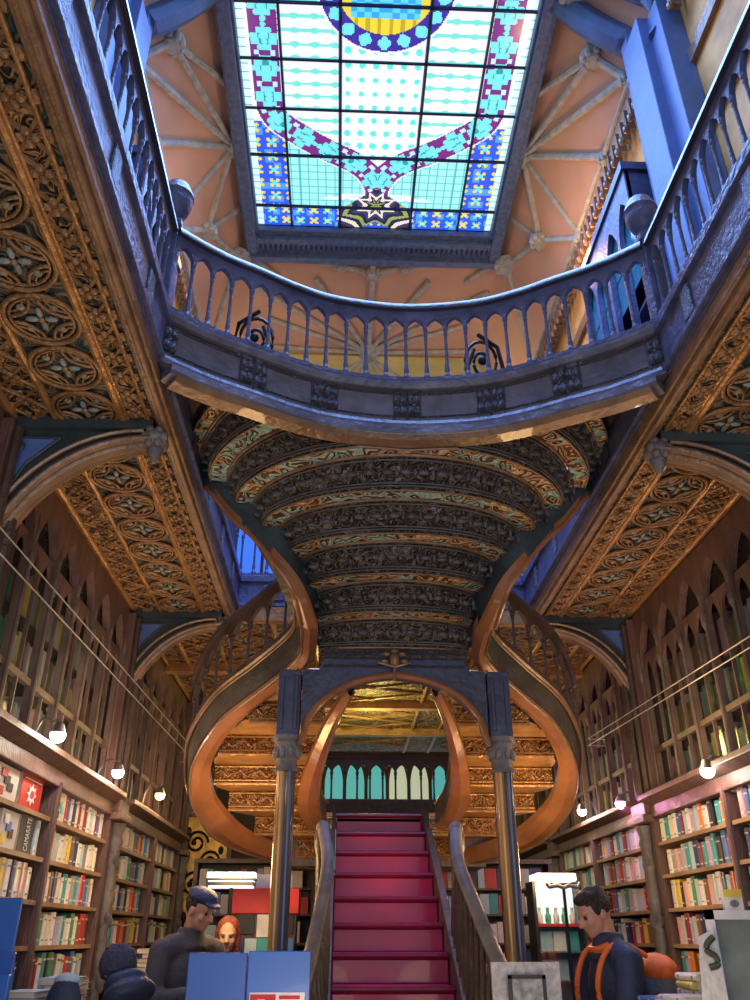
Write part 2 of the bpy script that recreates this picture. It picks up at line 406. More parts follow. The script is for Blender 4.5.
def flower(x,s,per,r,c1,c2,c3):
    u=(x/per)%1-.5; v=(s/per)%1-.5
    d=math.hypot(u,v)
    if d<r*.35: return c3
    if abs(math.hypot(abs(u)-.2,abs(v)-.2))<r*.24: return c1
    h=math.sin(math.floor(x/per*2)*12.9+math.floor(s/per*2)*78.2)*43758.5; h-=math.floor(h)
    return c2 if h<.72 else (c2[0]*2+.02,c2[1]*2.5+.05,min(1,c2[2]*1.5+.1))
def stain(x,y):
    s=SY-y; ax=abs(x)
    # main lead bars
    for c in (.52,1.23):
        if abs(ax-c)<.016: return LEAD
    for c in (.37,1.24,1.95,2.62,3.3,3.98,4.66,5.34,6.0,6.6):
        if abs(s-c)<.016: return LEAD
    # medallion
    R=math.hypot(x,s-3.52)
    if R<.80:
        if R>.77: return WHT
        if R>.56:
            a=math.atan2(s-3.52,x); u=(a/(PI/9))%1-.5; return CYN if quat(u*.25,(R-.665),.085) else (.05,.03,.32)
        if abs(s-3.02)<.13 and ax<.5: return YEL if (int((x+9)/.045)%3) else (.45,.36,.03)
        if .4<ax<.5 and s<3.9: return YEL
        if s<2.98: return CYN
        return (.04,.35,.8) if (int(x*12)+int(s*9))%2 else (.1,.6,.85)
    if ax>1.64:
        return (.60,.86,.86) if (s/.11)%1>.12 else (.1,.4,.5)
    d,i=near(ax,s)
    if s<.75 and ax<.55 and s+ax*.55>.12 and s<.72-ax*.75:
        a=math.atan2(s-.42,ax); rr=math.hypot(ax*.8,s-.42)
        return [(.02,.02,.04),(.28,.34,.08),(.02,.02,.05),(.70,.70,.60),(.05,.04,.10)][int(rr*16+1.6*abs(math.cos(a*4)))%5]
    if d<.19:
        if d>.172: return WHT
        L_=PTHL[i]; per=.385; u=((L_/per)%1-.5)*per
        if quat(u,d*.98,.165): 
            q=math.hypot(u,d); return (.03,.30,.36) if (.06<q<.075) else CYN
        if abs(abs(u)-per/2)<.03 and .07<d<.13: return (.45,.75,.9)
        return PUR
    below=(ax>PTH[i][0] if False else (s<PTH[i][1]))
    if s<.37: return flower(x,s,.2,.5,YEL if (int(x*5+50)%2) else TEA,BLU,(.6,.7,.2))
    if ax>1.23 and s<1.75: return flower(x,s,.22,.5,YEL,BLU,TEA)
    if ax>1.23: return WHT
    # dragon like tendrils
    if below and s<1.6:
        if (x/.12)%1<.12 or (s/.12)%1<.12: return (.08,.45,.5)
        return (.30,.80,.78)
    # white field with teal dots
    if ax<.52:
        u=(x/.17)%1-.5; v=(s/.19)%1-.5
        return TEA if math.hypot(u,v)<.27-.08*math.exp(-((s-2.2)/.5)**2) else WHT
    u=(ax/.235)%1-.5; v=(s/.17)%1-.5
    if abs(v)<.09+.30*max(0,.55-abs(u)*2): return (.16,.70,.64)
    return WHT
RES=.014; nx=int(3.52/RES); ny=int((SY-SY0)/RES)
vs=[(-SX+i*3.52/nx,SY0+j*(SY-SY0)/ny,ZC+.02) for j in range(ny+1) for i in range(nx+1)]
fs=[(j*(nx+1)+i,(j+1)*(nx+1)+i,(j+1)*(nx+1)+i+1,j*(nx+1)+i+1) for j in range(ny) for i in range(nx)]
me=bpy.data.meshes.new('stained_glass'); me.from_pydata(vs,[],fs); me.update()
ca=me.color_attributes.new('glass_colour','FLOAT_COLOR','CORNER')
cols=[]
half={}
for j in range(ny):
    y=SY0+(j+.5)*(SY-SY0)/ny
    for i in range(nx):
        x=-SX+(i+.5)*3.52/nx
        k=(min(i,nx-1-i),j)
        if k not in half: half[k]=stain(x,y)
        c=half[k]; cols+= [c[0],c[1],c[2],1]*4
ca.data.foreach_set('color',cols)
m=bpy.data.materials.new('stained_glass'); t=nt(m); bs=t.nodes['Principled BSDF']; at=t.nodes.new('ShaderNodeAttribute'); at.attribute_name='glass_colour'
t.links.new(at.outputs['Color'],bs.inputs['Emission Color']); t.links.new(at.outputs['Color'],bs.inputs['Base Color']); bs.inputs['Emission Strength'].default_value=.95; bs.inputs['Roughness'].default_value=.2
try: m.cycles.emission_sampling='NONE'
except Exception: pass
me.materials.append(m)
win=struct(empty('window_1',(0,5.4,ZC)),'long stained glass skylight of teal, white and blue panes')
o=bpy.data.objects.new('stained_glass',me); C.objects.link(o); o.parent=win
gb=MB()
for x in (-1.23,-.52,.52,1.23): gb.tube([(x,SY0,ZC),(x,SY,ZC)],.016,6)
for c in (.37,1.24,1.95,2.62,3.3,3.98,4.66,5.34,6.0,6.6): gb.tube([(-SX,SY-c,ZC),(SX,SY-c,ZC)],.016,6)
gb.build('glazing_bars',mat('lead_bar',(.02,.03,.10),.4,.3),win)
fr=MB()
for sx in (-1,1):
    a,b_=sorted((sx*1.75,sx*1.86)); fr.box(a,b_,SY0-.3,SY+.45,ZC-.22,ZC+.05)
    a,b_=sorted((sx*1.72,sx*1.78)); fr.box(a,b_,SY0-.05,SY+.05,ZC-.12,ZC+.05)
    fr.tube([(sx*1.88,SY0-.3,ZC-.2),(sx*1.88,SY+.45,ZC-.2)],.04,8)
for ya,yb,z in ((SY,SY+.1,ZC-.1),(SY+.1,SY+.38,ZC-.18),(SY+.38,SY+.5,ZC-.26),(SY0-.3,SY0,ZC-.2)): fr.box(-1.86,1.86,ya,yb,z,ZC+.05)
fr.build('skylight_frame',M['blue_frame'],win,bevel=.01)
fr=MB()
for k in range(46): fr.ell((-1.7+k*3.4/45,SY+.24,ZC-.19),(.022,.05,.03),8,5)
fr.build('carved_beading',mat('bead_blue',(.03,.06,.2),.4),win,smooth=True)
rebase(win)

# ------------------------------------------------------------------ galleries
def ring(bm,c,r,tr,n=20,m=6,mi=0,plane='XY'):
    pts=[(c[0]+r*math.cos(2*PI*k/n),c[1]+r*math.sin(2*PI*k/n),c[2]) for k in range(n)]
    return bm.tube(pts,tr,m,mi,closed=True)
rz=MB()
ring(rz,(0,0,-.012),.172,.014); ring(rz,(0,0,-.010),.145,.008)
for q in range(4):       # concave four pointed star of arcs
    a0=q*PI/2; cx,cy=.205*math.cos(a0+PI/4)*1.0,.205*math.sin(a0+PI/4)
    pts=[]
    for k in range(9):
        a=a0+PI/4+PI+(-.72+1.44*k/8); pts.append((cx+.125*math.cos(a),cy+.125*math.sin(a),-.012))
    rz.tube(pts,.009,6)
    for w in (.095,):
        pts=[(cx+w*math.cos(a0+PI/4+PI+(-.75+1.5*k/8)),cy+w*math.sin(a0+PI/4+PI+(-.75+1.5*k/8)),-.01) for k in range(9)]
        rz.tube(pts,.006,5)
for q in range(4):
    a=q*PI/2; rz.ell((.045*math.cos(a),.045*math.sin(a),-.008),(.034 if q%2==0 else .016,.016 if q%2==0 else .034,.014),8,6,1)
    a+=PI/4; rz.ell((.105*math.cos(a),.105*math.sin(a),-.004),(.022,.022,.012),8,6,1)
rz.ell((0,0,-.014),(.016,.016,.014),8,6,0)
ROS=rz.mesh('rosette')
for m_ in (M['rib'],M['medal']): ROS.materials.append(m_)
for p,mi in zip(ROS.polygons,rz.m): p.material_index=mi; p.use_smooth=True
SZ=4.06
def lattice(bm,x0,x1,y0,y1,z,step=.2,r=.011):
    n=int((y1-y0)/step)
    for k in range(n):
        ya=y0+k*step; yb=ya+step
        bm.tube([(x0,ya,z),(x1,yb,z)],r,5); bm.tube([(x1,ya,z),(x0,yb,z)],r,5)
        xm=(x0+x1)/2; ym=(ya+yb)/2
        for q in range(4):
            a=q*PI/2; bm.ell((xm+.028*math.cos(a),ym+.028*math.sin(a),z-.012),(.02,.02,.014),6,4)
        bm.ell((x0+.02,ym,z-.006),(.02,.035,.014),6,4); bm.ell((x1-.02,ym,z-.006),(.02,.035,.014),6,4)
def gallery(side,y0,y1,label):
    sx=-1 if side=='left' else 1
    root=tag(empty('gallery',(sx*1.9,y0,4.0)),label,'gallery')
    def X(a,b): return sorted((sx*a,sx*b))
    b=MB(); a,c=X(1.42,WX-.005); b.box(a,c,y0,y1,SZ,4.40); b.build('soffit_panel',M['soffit_ground'],root)
    b=MB()
    for (p,q,z) in ((1.325,1.35,4.02),(1.345,1.375,3.99),(1.37,1.40,4.005),(1.395,1.42,4.03)):
        a,c=X(p,q); b.box(a,c,y0,y1,z,4.1)
    b.build('edge_beam',M['beam'],root,bevel=.008)
    b=MB()
    a,c=X(1.32,1.43); b.box(a,c,y0,y1,4.1,4.43)
    a,c=X(1.295,1.33); b.box(a,c,y0,y1,4.12,4.15); b.box(a,c,y0,y1,4.38,4.44)
    k=y0+.3
    fa_=b.build('fascia',M['slate'],root,bevel=.004)
    a,c=X(1.305,1.33); k=y0+.35
    while k<min(y1,7)-.2:
        b=MB(); b.box(a,c,k-.05,k+.05,4.17,4.36); b.build('carved_panel',M['slate_carved'],fa_,bevel=.01)
        k+=.7
    b=MB()
    for xx,r in ((1.6,.022),(1.575,.010),(1.97,.02),(2.2,.022),(2.235,.01),(1.46,.012)):
        b.tube([(sx*xx,y0,SZ-.008),(sx*xx,y1,SZ-.008)],r,8)
    b.build('moulding',M['gold'],root,smooth=True)
    b=MB(); lattice(b,sx*1.46,sx*1.58,y0,y1,SZ-.006,.16); lattice(b,sx*1.99,sx*2.18,y0,y1,SZ-.006,.2)
    b.build('lattice_band',M['rib'],root)
    b=MB()
    a,c=X(1.465,1.575); b.box(a,c,y0,y1,SZ-.006,SZ+.01); a,c=X(1.99,2.19); b.box(a,c,y0,y1,SZ-.006,SZ+.01)
    b.build('filigree_band',M['soffit'],root)
    b=MB(); a,c=X(2.24,2.42); b.box(a,c,y0,y1,3.98,SZ+.02); 
    n=int((y1-y0)/.07)
    for k in range(n):
        if k*.07+y0<2: continue
        b.ell((sx*2.27,y0+k*.07,3.97),(.03,.026,.03),6,4)
    b.build('cornice',M['soffit'],root)
    b=MB(); b.tube([(sx*2.255,y0,3.93),(sx*2.255,y1,3.93)],.022,6); b.build('lower_moulding',M['bronze'],root)
    k=0; y=1.55+.0 if y0<1 else y0+.2
    while y<y1-.15:
        o=bpy.data.objects.new('rosette',ROS); C.objects.link(o); o.location=(sx*1.785,y,SZ-.004); o.parent=root; y+=.373
    rebase_keep(root)
    return root
def rebase_keep(root):
    for ch in root.children: ch.location=ch.location-root.location
gl=gallery('left',Y0,7.1,'left gallery with carved gilded soffit of round rosettes and blue-lit fascia')
gr=gallery('right',Y0,7.1,'right gallery with carved gilded soffit of round rosettes and blue-lit fascia')
gb_=tag(empty('gallery',(0,7.1,4.0)),'rear gallery crossing behind the staircase with yellow lit carved soffit','gallery')
b=MB(); b.box(-WX+.01,WX-.01,7.11,Y1-.06,SZ,4.40); b.build('soffit_panel',M['soffit'],gb_)
b=MB(); b.box(-1.42,1.42,7.04,7.12,4.0,4.14); b.build('edge_beam',M['gold'],gb_,bevel=.01)
b=MB(); b.box(-1.42,1.42,7.05,7.13,4.14,4.43); b.box(-1.42,1.42,7.03,7.13,4.38,4.44); b.box(-1.42,1.42,7.035,7.13,4.14,4.17)
for k in range(5): b.box(-1.1+k*.5,-.9+k*.5,7.035,7.06,4.2,4.35)
b.build('fascia',M['slate'],gb_,bevel=.006)
b=MB()
for sx in (-1,1):
    for xx in (.62,1.0,1.58,1.97,2.2): b.tube([(sx*xx,7.12,SZ-.01),(sx*xx,Y1-.05,SZ-.01)],.024,8)
for y in (8.6,10.1,11.6): b.box(-2.3,2.3,y-.06,y+.06,SZ-.09,SZ+.01)
b.build('moulding',M['gold'],gb_,smooth=False)
for a_,c_,st_,r_ in ((-1.97,-1.6,.3,.014),(1.6,1.97,.3,.014),(-.6,.6,.5,.016)):
    b=MB(); lattice(b,a_,c_,7.15,Y1-.1,SZ-.01,st_,r_); b.build('lattice_band',M['rib'],gb_)
for sx in (-1,1):
    y=7.35
    while y<12.8:
        o=bpy.data.objects.new('rosette',ROS); C.objects.link(o); o.location=(sx*1.3,y,SZ-.004); o.parent=gb_; y+=.373
rebase_keep(gb_)

# ------------------------------------------------------------------ brackets and pilasters
def bracket(sx,yc,label):
    root=tag(empty('gothic_bracket',(sx*2.3,yc,2.9)),label,'bracket','curved brackets under the galleries')
    cur=[(1.43+.80*math.sin(k/14*PI/2),3.0+.93*math.cos(k/14*PI/2)) for k in range(15)]
    # arch moulding (three rolls)
    b=MB()
    for dy,r in ((-.07,.022),(0,.042),(.07,.022)):
        b.tube([(sx*x,yc+dy,z) for x,z in cur],r,8)
    b.tube([(sx*(x+.045),yc-.075,z+.045) for x,z in cur],.014,6)
    b.build('arch_moulding',M['bronze'],root,smooth=True)
    # web between arch and corner
    b=MB()
    for k in range(14):
        (x0,z0),(x1,z1)=cur[k],cur[k+1]
        pts=[(sx*x0,z0),(sx*x1,z1),(sx*(x1 if k<13 else 2.25),4.02),(sx*x0,4.02)]
        b.hexa([(p[0],yc-.04,p[1]) for p in pts],[(p[0],yc+.04,p[1]) for p in pts])
    b.box(*sorted((sx*1.43,sx*2.3)),yc-.08,yc+.08,3.985,4.05)
    b.build('spandrel',M['teal_wood'],root)
    # recessed triangular panel with frame, blue light painted into its colour
    tri=[(1.93,3.93),(2.2,3.93),(2.2,3.55),(2.155,3.60),(2.09,3.76)]
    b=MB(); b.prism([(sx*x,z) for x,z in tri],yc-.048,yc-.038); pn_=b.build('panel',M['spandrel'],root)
    b=MB(); b.tube([(sx*x,yc-.05,z) for x,z in tri]+[(sx*tri[0][0],yc-.05,tri[0][1])],.010,6)
    b.ell((sx*2.14,yc-.055,3.87),(.03,.015,.03)); b.build('panel_frame',M['teal_wood'],pn_)
    b=MB(); b.ell((sx*1.42,yc,3.95),(.07,.10,.06),12,8)
    for k in range(6):
        a=k*PI/3; b.ell((sx*1.42+.05*math.cos(a),yc-.06,3.95+.045*math.sin(a)),(.026,.03,.026),8,5)
    b.lathe([(.01,-.12),(.03,-.08),(.05,-.04),(.04,0)],10,(sx*1.42,yc,3.93)); b.build('carved_boss',M['stone'],root,smooth=True)
    rebase(root)
def pilaster(sx,yc,label):
    root=tag(empty('carved_pilaster',(sx*2.25,yc,0)),label,'pilaster')
    X=lambda a,c: sorted((sx*a,sx*c))
    b=MB(); b.box(*X(2.16,WX-.01),yc-.15,yc+.15,0,4.0); b.box(*X(2.10,2.4),yc-.18,yc+.18,0,.35); b.build('shaft',M['brown'],root,bevel=.01)
    b=MB()
    for dy in (-.11,.11): b.tube([(sx*2.14,yc+dy,.35),(sx*2.14,yc+dy,3.95)],.028,8)
    b.tube([(sx*2.12,yc,2.45),(sx*2.12,yc,3.6)],.035,8)
    b.tube([(sx*2.12,yc,3.0),(sx*2.16,yc,3.5),(sx*2.24,yc,3.95)],.04,8)
    b.build('colonnette',M['darkwood'],root,smooth=True)
    b=MB()
    b.lathe([(.05,.35),(.055,.9),(.04,.95),(.06,1.0),(.045,1.05),(.055,1.3),(.065,1.36),(.045,1.4),(.06,1.46),(.05,1.52),(.058,1.7),(.07,1.76),(.05,1.8),(.062,1.86),(.05,1.92),(.06,2.1),(.075,2.16),(.06,2.2),(.08,2.27),(.08,2.29)],14,(sx*2.12,yc,0))
    for z in (1.18,1.6,2.0):
        for k in range(8):
            a=k*PI/4; b.ell((sx*2.12+.055*math.cos(a),yc+.055*math.sin(a),z+.03*(k%2)),(.018,.018,.045),6,4)
    b.build('carved_baluster_shaft',M['stone_dark'],root,smooth=True)
    b=MB(); b.box(*X(2.04,2.3),yc-.2,yc+.2,2.30,2.36); b.box(*X(2.07,2.3),yc-.17,yc+.17,2.36,2.46); b.build('capital',M['brown'],root,bevel=.01)
    rebase(root)
for sx,nm in ((-1,'left'),(1,'right')):
    for yc,w in ((3.95,'the nearest to the camera'),(7.0,'middle one'),(10.1,'farthest one'),(.9,'one beside the entrance')):
        bracket(sx,yc,'curved gothic bracket with blue-lit panel under the %s gallery, %s'%(nm,w))
        pilaster(sx,yc,'carved wooden pilaster between bookcases on the %s wall, %s'%(nm,w))

# ------------------------------------------------------------------ balustrade kit
bal=MB(); bal.lathe([(.020,0),(.020,.03),(.012,.04),(.016,.07),(.012,.10),(.0095,.22),(.0095,.34),(.014,.36),(.010,.375),(.015,.39),(.017,.42)],8)
BALM=bal.mesh('baluster'); BALM.materials.append(M['slate'])
for p in BALM.polygons: p.use_smooth=True
def arcade(bm,path,nb,z0,z1,z2,th,frac=.42,cusp=True):
    """pointed arches along a path: path resampled to nb bays; z0 springing, z1 apex, z2 top (relative to path z)"""
    S=10; P=resample(path,n=nb*S+1)
    def a(i):
        u=abs((i%S)/S-.5)*2 if i%S else 1
        h=math.sqrt(max(0,1-((u+.8)/1.8)**2))/math.sqrt(1-(.8/1.8)**2)
        return z0+(z1-z0)*h
    for i in range(nb*S):
        p,q=P[i],P[i+1]; t=(q-p); t.z=0; t.normalize(); n=Vector((t.y,-t.x,0))*th/2
        ha,hb=a(i),a(i+1)
        lo=[p-n+Vector((0,0,ha)),q-n+Vector((0,0,hb)),q+n+Vector((0,0,hb)),p+n+Vector((0,0,ha))]
        hi=[p-n+Vector((0,0,z2)),q-n+Vector((0,0,z2)),q+n+Vector((0,0,z2)),p+n+Vector((0,0,z2))]
        bm.hexa(lo,hi)
def balustrade(name,path,label,nb,matname='slate',base=True,posts=True,hgt=.58,group=None,m_over=None,cat='balustrade'):
    P=[Vector(p) for p in path]; root=tag(empty(name,tuple(P[0])),label,cat,group)
    mm=m_over or M[matname]
    zt=hgt
    b=MB(); arcade(b,P,nb,zt-.19,zt-.085,zt-.03,.032); b.build('arcade',mm,root)
    b=MB(); 
    prof=[(-.045,zt-.03),(-.045,zt-.01),(-.032,zt+.02),(.032,zt+.02),(.045,zt-.01),(.045,zt-.03)]
    b.sweep(P,prof); b.sweep(P,[(-.03,zt+.02),(-.012,zt+.035),(.012,zt+.035),(.03,zt+.02)]); b.build('handrail',M['darkwood'] if matname!='slate' else M['slate_rail'],root,smooth=True)
    b=MB(); b.sweep(P,[(-.035,-.0),(-.035,.03),(.035,.03),(.035,-.0)]); b.build('bottom_rail',mm,root)
    Q=resample(P,n=nb+1); s=(zt-.15-.03)/.42
    me=BALM
    if m_over:
        me=BALM.copy(); me.materials.clear(); me.materials.append(m_over)
    for i,q in enumerate(Q):
        o=bpy.data.objects.new('baluster',me); C.objects.link(o); o.location=(q.x,q.y,q.z+.03); o.scale=(1,1,s); o.parent=root
    rebase_keep(root); return root
M['slate_rail']=mat('slate_handrail',(.05,.045,.06),.3,0,.2,20,.3,5,.3)
BR=[(-1.33,3.42),(-1.2,3.53),(-1.06,3.63),(-.9,3.72),(-.66,3.86),(-.4,3.96),(0,4.01),(.4,3.96),(.66,3.86),(.9,3.72),(1.06,3.63),(1.2,3.53),(1.33,3.42)]
def bz(z): return [(x,y,z) for x,y in BR]
bp=crom(bz(4.43),5)
balustrade('bridge_balustrade',bp,'curved blue-lit balustrade of pointed arches across the top of the staircase',24)
def newel(x,y,z,label,h=.66,r=.05):
    root=tag(empty('newel_post',(x,y,z)),label,'post')
    b=MB(); b.box(-r,r,-r,r,0,h); b.box(-r-.012,r+.012,-r-.012,r+.012,0,.08); b.box(-r-.012,r+.012,-r-.012,r+.012,h-.05,h); b.build('shaft',M['slate'],root,bevel=.006)
    b=MB(); b.lathe([(.03,h),(.055,h+.03),(.03,h+.05),(.075,h+.10),(.095,h+.17),(.09,h+.2),(.1,h+.22),(.09,h+.25),(.07,h+.3),(.03,h+.34),(.0,h+.36)],14); b.build('finial',M['slate'],root,smooth=True)
    return root
for sx,nm in ((-1,'left'),(1,'right')):
    balustrade('gallery_balustrade',[(sx*1.36,Y0+.1,4.43),(sx*1.36,3.38,4.43)],'straight blue-lit balustrade along the near part of the %s gallery'%nm,48,group=None)
    balustrade('gallery_balustrade',[(sx*1.37,4.85,4.43),(sx*1.37,7.02,4.43)],'short balustrade of the %s gallery beside the stair well'%nm,19)
    newel(sx*1.37,3.44,4.43,'blue-lit newel post with round urn finial at the %s end of the curved bridge'%nm)
balustrade('rear_balustrade',[(-1.32,7.08,4.44),(1.32,7.08,4.44)],'blue-lit balustrade on the rear gallery behind the staircase',22)
# iron scrolls standing behind the bridge balustrade
def scroll(x,y,z,label,sx):
    root=MB(); 
    pts=[]
    for k in range(30):
        a=k/29*PI*3.2; r=.03+.09*k/29; pts.append((x+sx*r*math.cos(a),y,z+.30+1.6*r*math.sin(a)))
    root.tube(pts,.011,6)
    root.tube([(x+sx*.10,y,z),(x+sx*.14,y,z+.15),(x+sx*.10,y,z+.42),(x-sx*.02,y,z+.52)],.014,6)
    root.tube([(x-sx*.11,y,z),(x-sx*.10,y,z+.25),(x-sx*.05,y,z+.4)],.012,6)
    root.tube([(x-.13,y,z+.02),(x+.13,y,z+.02)],.015,6)
    root.ell((x,y,z+.31),.03)
    o=root.build('iron_scroll',M['iron'],smooth=True); tag(o,label,'ornament')
scroll(.50,4.15,4.42,'black wrought iron scroll behind the bridge balustrade, right of the centre',1)
scroll(-.93,3.98,4.42,'black wrought iron scroll behind the bridge balustrade, left of the centre',-1)

# ------------------------------------------------------------------ the staircase
ST=tag(empty('staircase',(0,5.5,0)),'sculpted wooden staircase with red lower flight, twin curved side flights and fan shaped upper flight','staircase')
# bridge fascia along the curved top
def brp(off): 
    P=crom([(x,y) +(0,) for x,y in BR],5); return [(p.x,p.y) for p in P]
bpath=brp(0)
b=MB()
b.sweep(bpath,[(.0,4.10),(.0,4.43),(-.10,4.43),(-.10,4.10)])
b.sweep(bpath,[(.0,4.38),(.02,4.385),(.035,4.41),(.035,4.435),(.0,4.435)])
b.sweep(bpath,[(.0,4.10),(.03,4.10),(.03,4.13),(.015,4.16),(.0,4.17)])
b.sweep(bpath[2:-2],[(.045,4.04),(.055,4.06),(.05,4.10),(-.06,4.10),(-.06,4.04)])
bf_=b.build('bridge_fascia',M['fascia'],ST)
b=MB()
for z in (4.195,4.355): b.tube([(x,y,z) for x,y in [tuple(p) for p in bpath]],.0075,6)
b.build('fascia_beading',M['slate_carved'],bf_,smooth=True)
b=MB(); b.sweep(bpath[3:-3],[(.05,4.04),(.052,4.045),(.03,4.015),(-.05,4.01),(-.09,4.04)]); b.build('bridge_lip',M['bronze'],ST)
Q=resample([(x,y,4.27) for x,y in bpath],n=61)
for k in (2,13,23,33,33+4,47,58):
    pass
for idx in (1,11,20,30,40,49,59):
    for d in (-1.2,1.2) if idx not in (1,59) else (0,):
        i=max(0,min(60,idx)); p=Q[i]; t=(Q[min(60,i+1)]-Q[max(0,i-1)]).normalized(); nn=Vector((t.y,-t.x,0))
        c=p+t*d*.035+nn*.005
        b=MB()
        for q in range(4):
            a=q*PI/2+PI/4; e=t*math.cos(a)*.026+Vector((0,0,math.sin(a)*.058)); b.ell(tuple(c+e),(.024,.024,.042),8,5)
        b.ell(tuple(c),(.014,.02,.02),8,5)
        b.tube([tuple(c+t*.036+Vector((0,0,-.11))),tuple(c+t*.036+Vector((0,0,.11)))],.006,5); b.tube([tuple(c-t*.036+Vector((0,0,-.11))),tuple(c-t*.036+Vector((0,0,.11)))],.006,5)
        b.build('carved_ornament',M['slate_carved'],bf_,smooth=True)
# upper flight
zs=[3.255+.15*i for i in range(8)]
EN=[(.515,5.54),(.52,5.38),(.545,5.12),(.665,4.935),(.828,4.80),(1.004,4.772),(1.19,4.755),(1.36,4.73),(1.44,4.72)]
CY=[5.486,5.186,4.891,4.616,4.335,4.063,3.80,3.52,3.24]
def bridgeY(x):
    x=abs(x); pts=sorted((px,py) for px,py in BR if px>=0)
    for (a,ya),(c,yc) in zip(pts,pts[1:]):
        if x<=c: return ya+(yc-ya)*(x-a)/(c-a)
    return pts[-1][1]
def bound(i,side,n=24):    # side +1: far edge of tread strip i, -1: its near edge
    cy=CY[i]+.055*side
    E0=EN[i]; E1=(EN[i-1] if i>0 else (.50,5.66)) if side>0 else EN[i+1]
    e=(E0[0]+(E1[0]-E0[0])*.32,E0[1]+(E1[1]-E0[1])*.32)
    out=[]
    for k in range(n+1):
        u=math.sin(PI*(-.5+k/n)); x=e[0]*u; y=cy+(e[1]-cy)*(1-max(0,1-u*u)**(.68 if i<3 else .56))
        if abs(x)<1.33: y=max(y,bridgeY(x)+.06)
        out.append((x,y))
    return out
for i in range(8):
    far=bound(i,1); near_=bound(i,-1); z=zs[i]
    b=MB()
    for k in range(24):
        a0,a1=far[k],far[k+1]; n0,n1=near_[k],near_[k+1]
        if a0[1]-n0[1]<.002 and a1[1]-n1[1]<.002 : continue
        b.hexa([(n0[0],n0[1],z),(n1[0],n1[1],z),(a1[0],a1[1],z),(a0[0],a0[1],z)],[(n0[0],n0[1],z+.035),(n1[0],n1[1],z+.035),(a1[0],a1[1],z+.035),(a0[0],a0[1],z+.035)])
    if i>=6:      # only its two ends show beside the bridge: two separate winders
        v_,f_,m_=b.v,b.f,b.m; R_=MB(); R_.v=list(v_); L_=MB(); L_.v=list(v_)
        for ff in f_: (L_ if sum(v_[q][0] for q in ff)<0 else R_).f.append(ff)
        for q_ in (L_,R_):
            idx=sorted({a for ff in q_.f for a in ff}); mp_={a:n for n,a in enumerate(idx)}; q_.v=[v_[a] for a in idx]; q_.f=[[mp_[a] for a in ff] for ff in q_.f]; q_.m=[0]*len(q_.f)
        L_.build('tread',M['tread_soffit'],ST); b=R_
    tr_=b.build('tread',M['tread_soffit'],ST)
    b=MB(); b.tube([(x,y,z-.004) for x,y in far],.012,6); b.tube([(x,y,z-.002) for x,y in near_],.007,6)
    b.build('tread_nosing',M['bronze'],tr_,smooth=True)
    if i<7:
        nxt=bound(i+1,1); zt=zs[i+1]
        b=MB()
        for k in range(24):
            n0,n1,m0,m1=near_[k],near_[k+1],nxt[k],nxt[k+1]
            b.hexa([(n0[0],n0[1],z+.004),(n1[0],n1[1],z+.004),(n1[0],n1[1]+.03,z+.014),(n0[0],n0[1]+.03,z+.014)],[(m0[0],m0[1],zt+.002),(m1[0],m1[1],zt+.002),(m1[0],m1[1]+.03,zt+.012),(m0[0],m0[1]+.03,zt+.012)])
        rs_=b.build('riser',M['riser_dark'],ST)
        b=MB(); lp=lambda t:[(a[0]+(c[0]-a[0])*t,a[1]+(c[1]-a[1])*t-.004,z+(zt-z)*t-.002) for a,c in zip(near_,nxt)]
        for t in (.12,.2,.85): b.tube(lp(t),.006,6)
        P=resample(lp(.52),step=.11)
        for p in P: 
            b.ell(tuple(p),(.034,.012,.020),8,5); b.ell(tuple(p+Vector((.055,0,0))),(.012,.010,.030),8,5)
        b.build('riser_carving',M['slate_dark'],rs_,smooth=True)
# deck closing the fan behind the bridge
b=MB(); n=30
P=resample([(x,y,0) for x,y in bpath],n=n+1)
for k in range(n):
    p,q=P[k],P[k+1]
    b.hexa([(p.x,p.y,4.36),(q.x,q.y,4.36),(q.x,max(q.y,bridgeY(q.x)+.35+.9*max(0,abs(q.x)-.3)),4.36),(p.x,max(p.y,bridgeY(p.x)+.35+.9*max(0,abs(p.x)-.3)),4.36)],[(p.x,p.y,4.42),(q.x,q.y,4.42),(q.x,bridgeY(q.x)+.35+.9*max(0,abs(q.x)-.3),4.42),(p.x,bridgeY(p.x)+.35+.9*max(0,abs(p.x)-.3),4.42)])
b.build('deck',M['darkwood'],ST)

UO=[(1.39,4.90,4.27),(1.25,4.79,4.12),(1.11,4.81,3.95),(.948,4.81,3.8),(.821,4.80,3.65),(.71,4.82,3.50),(.655,4.87,3.38),(.625,5.02,3.28)]   # outer bottom edge, upper flight
UI=[(1.36,4.73,4.305),(1.197,4.753,4.16),(1.004,4.772,4.01),(.828,4.80,3.86),(.665,4.935,3.71),(.545,5.116,3.56),(.522,5.384,3.41),(.512,5.536,3.26)]
OE=[(.625,5.02,3.28),(.63,5.3,3.26),(.667,5.6,3.21),(.927,5.85,3.06),(1.256,6.15,2.89),(1.479,6.55,2.685),(1.549,6.9,2.53),(1.516,7.15,2.38),(1.321,7.55,2.19),(.786,7.95,2.06),(.45,8.05,2.04)]
IE=[(.52,5.03,3.29),(.525,5.3,3.28),(.575,5.6,3.185),(.80,5.85,3.07),(1.137,6.15,2.87),(1.34,6.55,2.69),(1.375,6.9,2.534),(1.315,7.15,2.40),(1.10,7.55,2.235),(.70,7.93,2.13),(.42,8.0,2.10)]
NE=[(.27,5.62,2.99),(.375,5.9,2.865),(.47,6.3,2.67),(.52,6.8,2.53),(.52,7.2,2.41),(.47,7.5,2.34)]
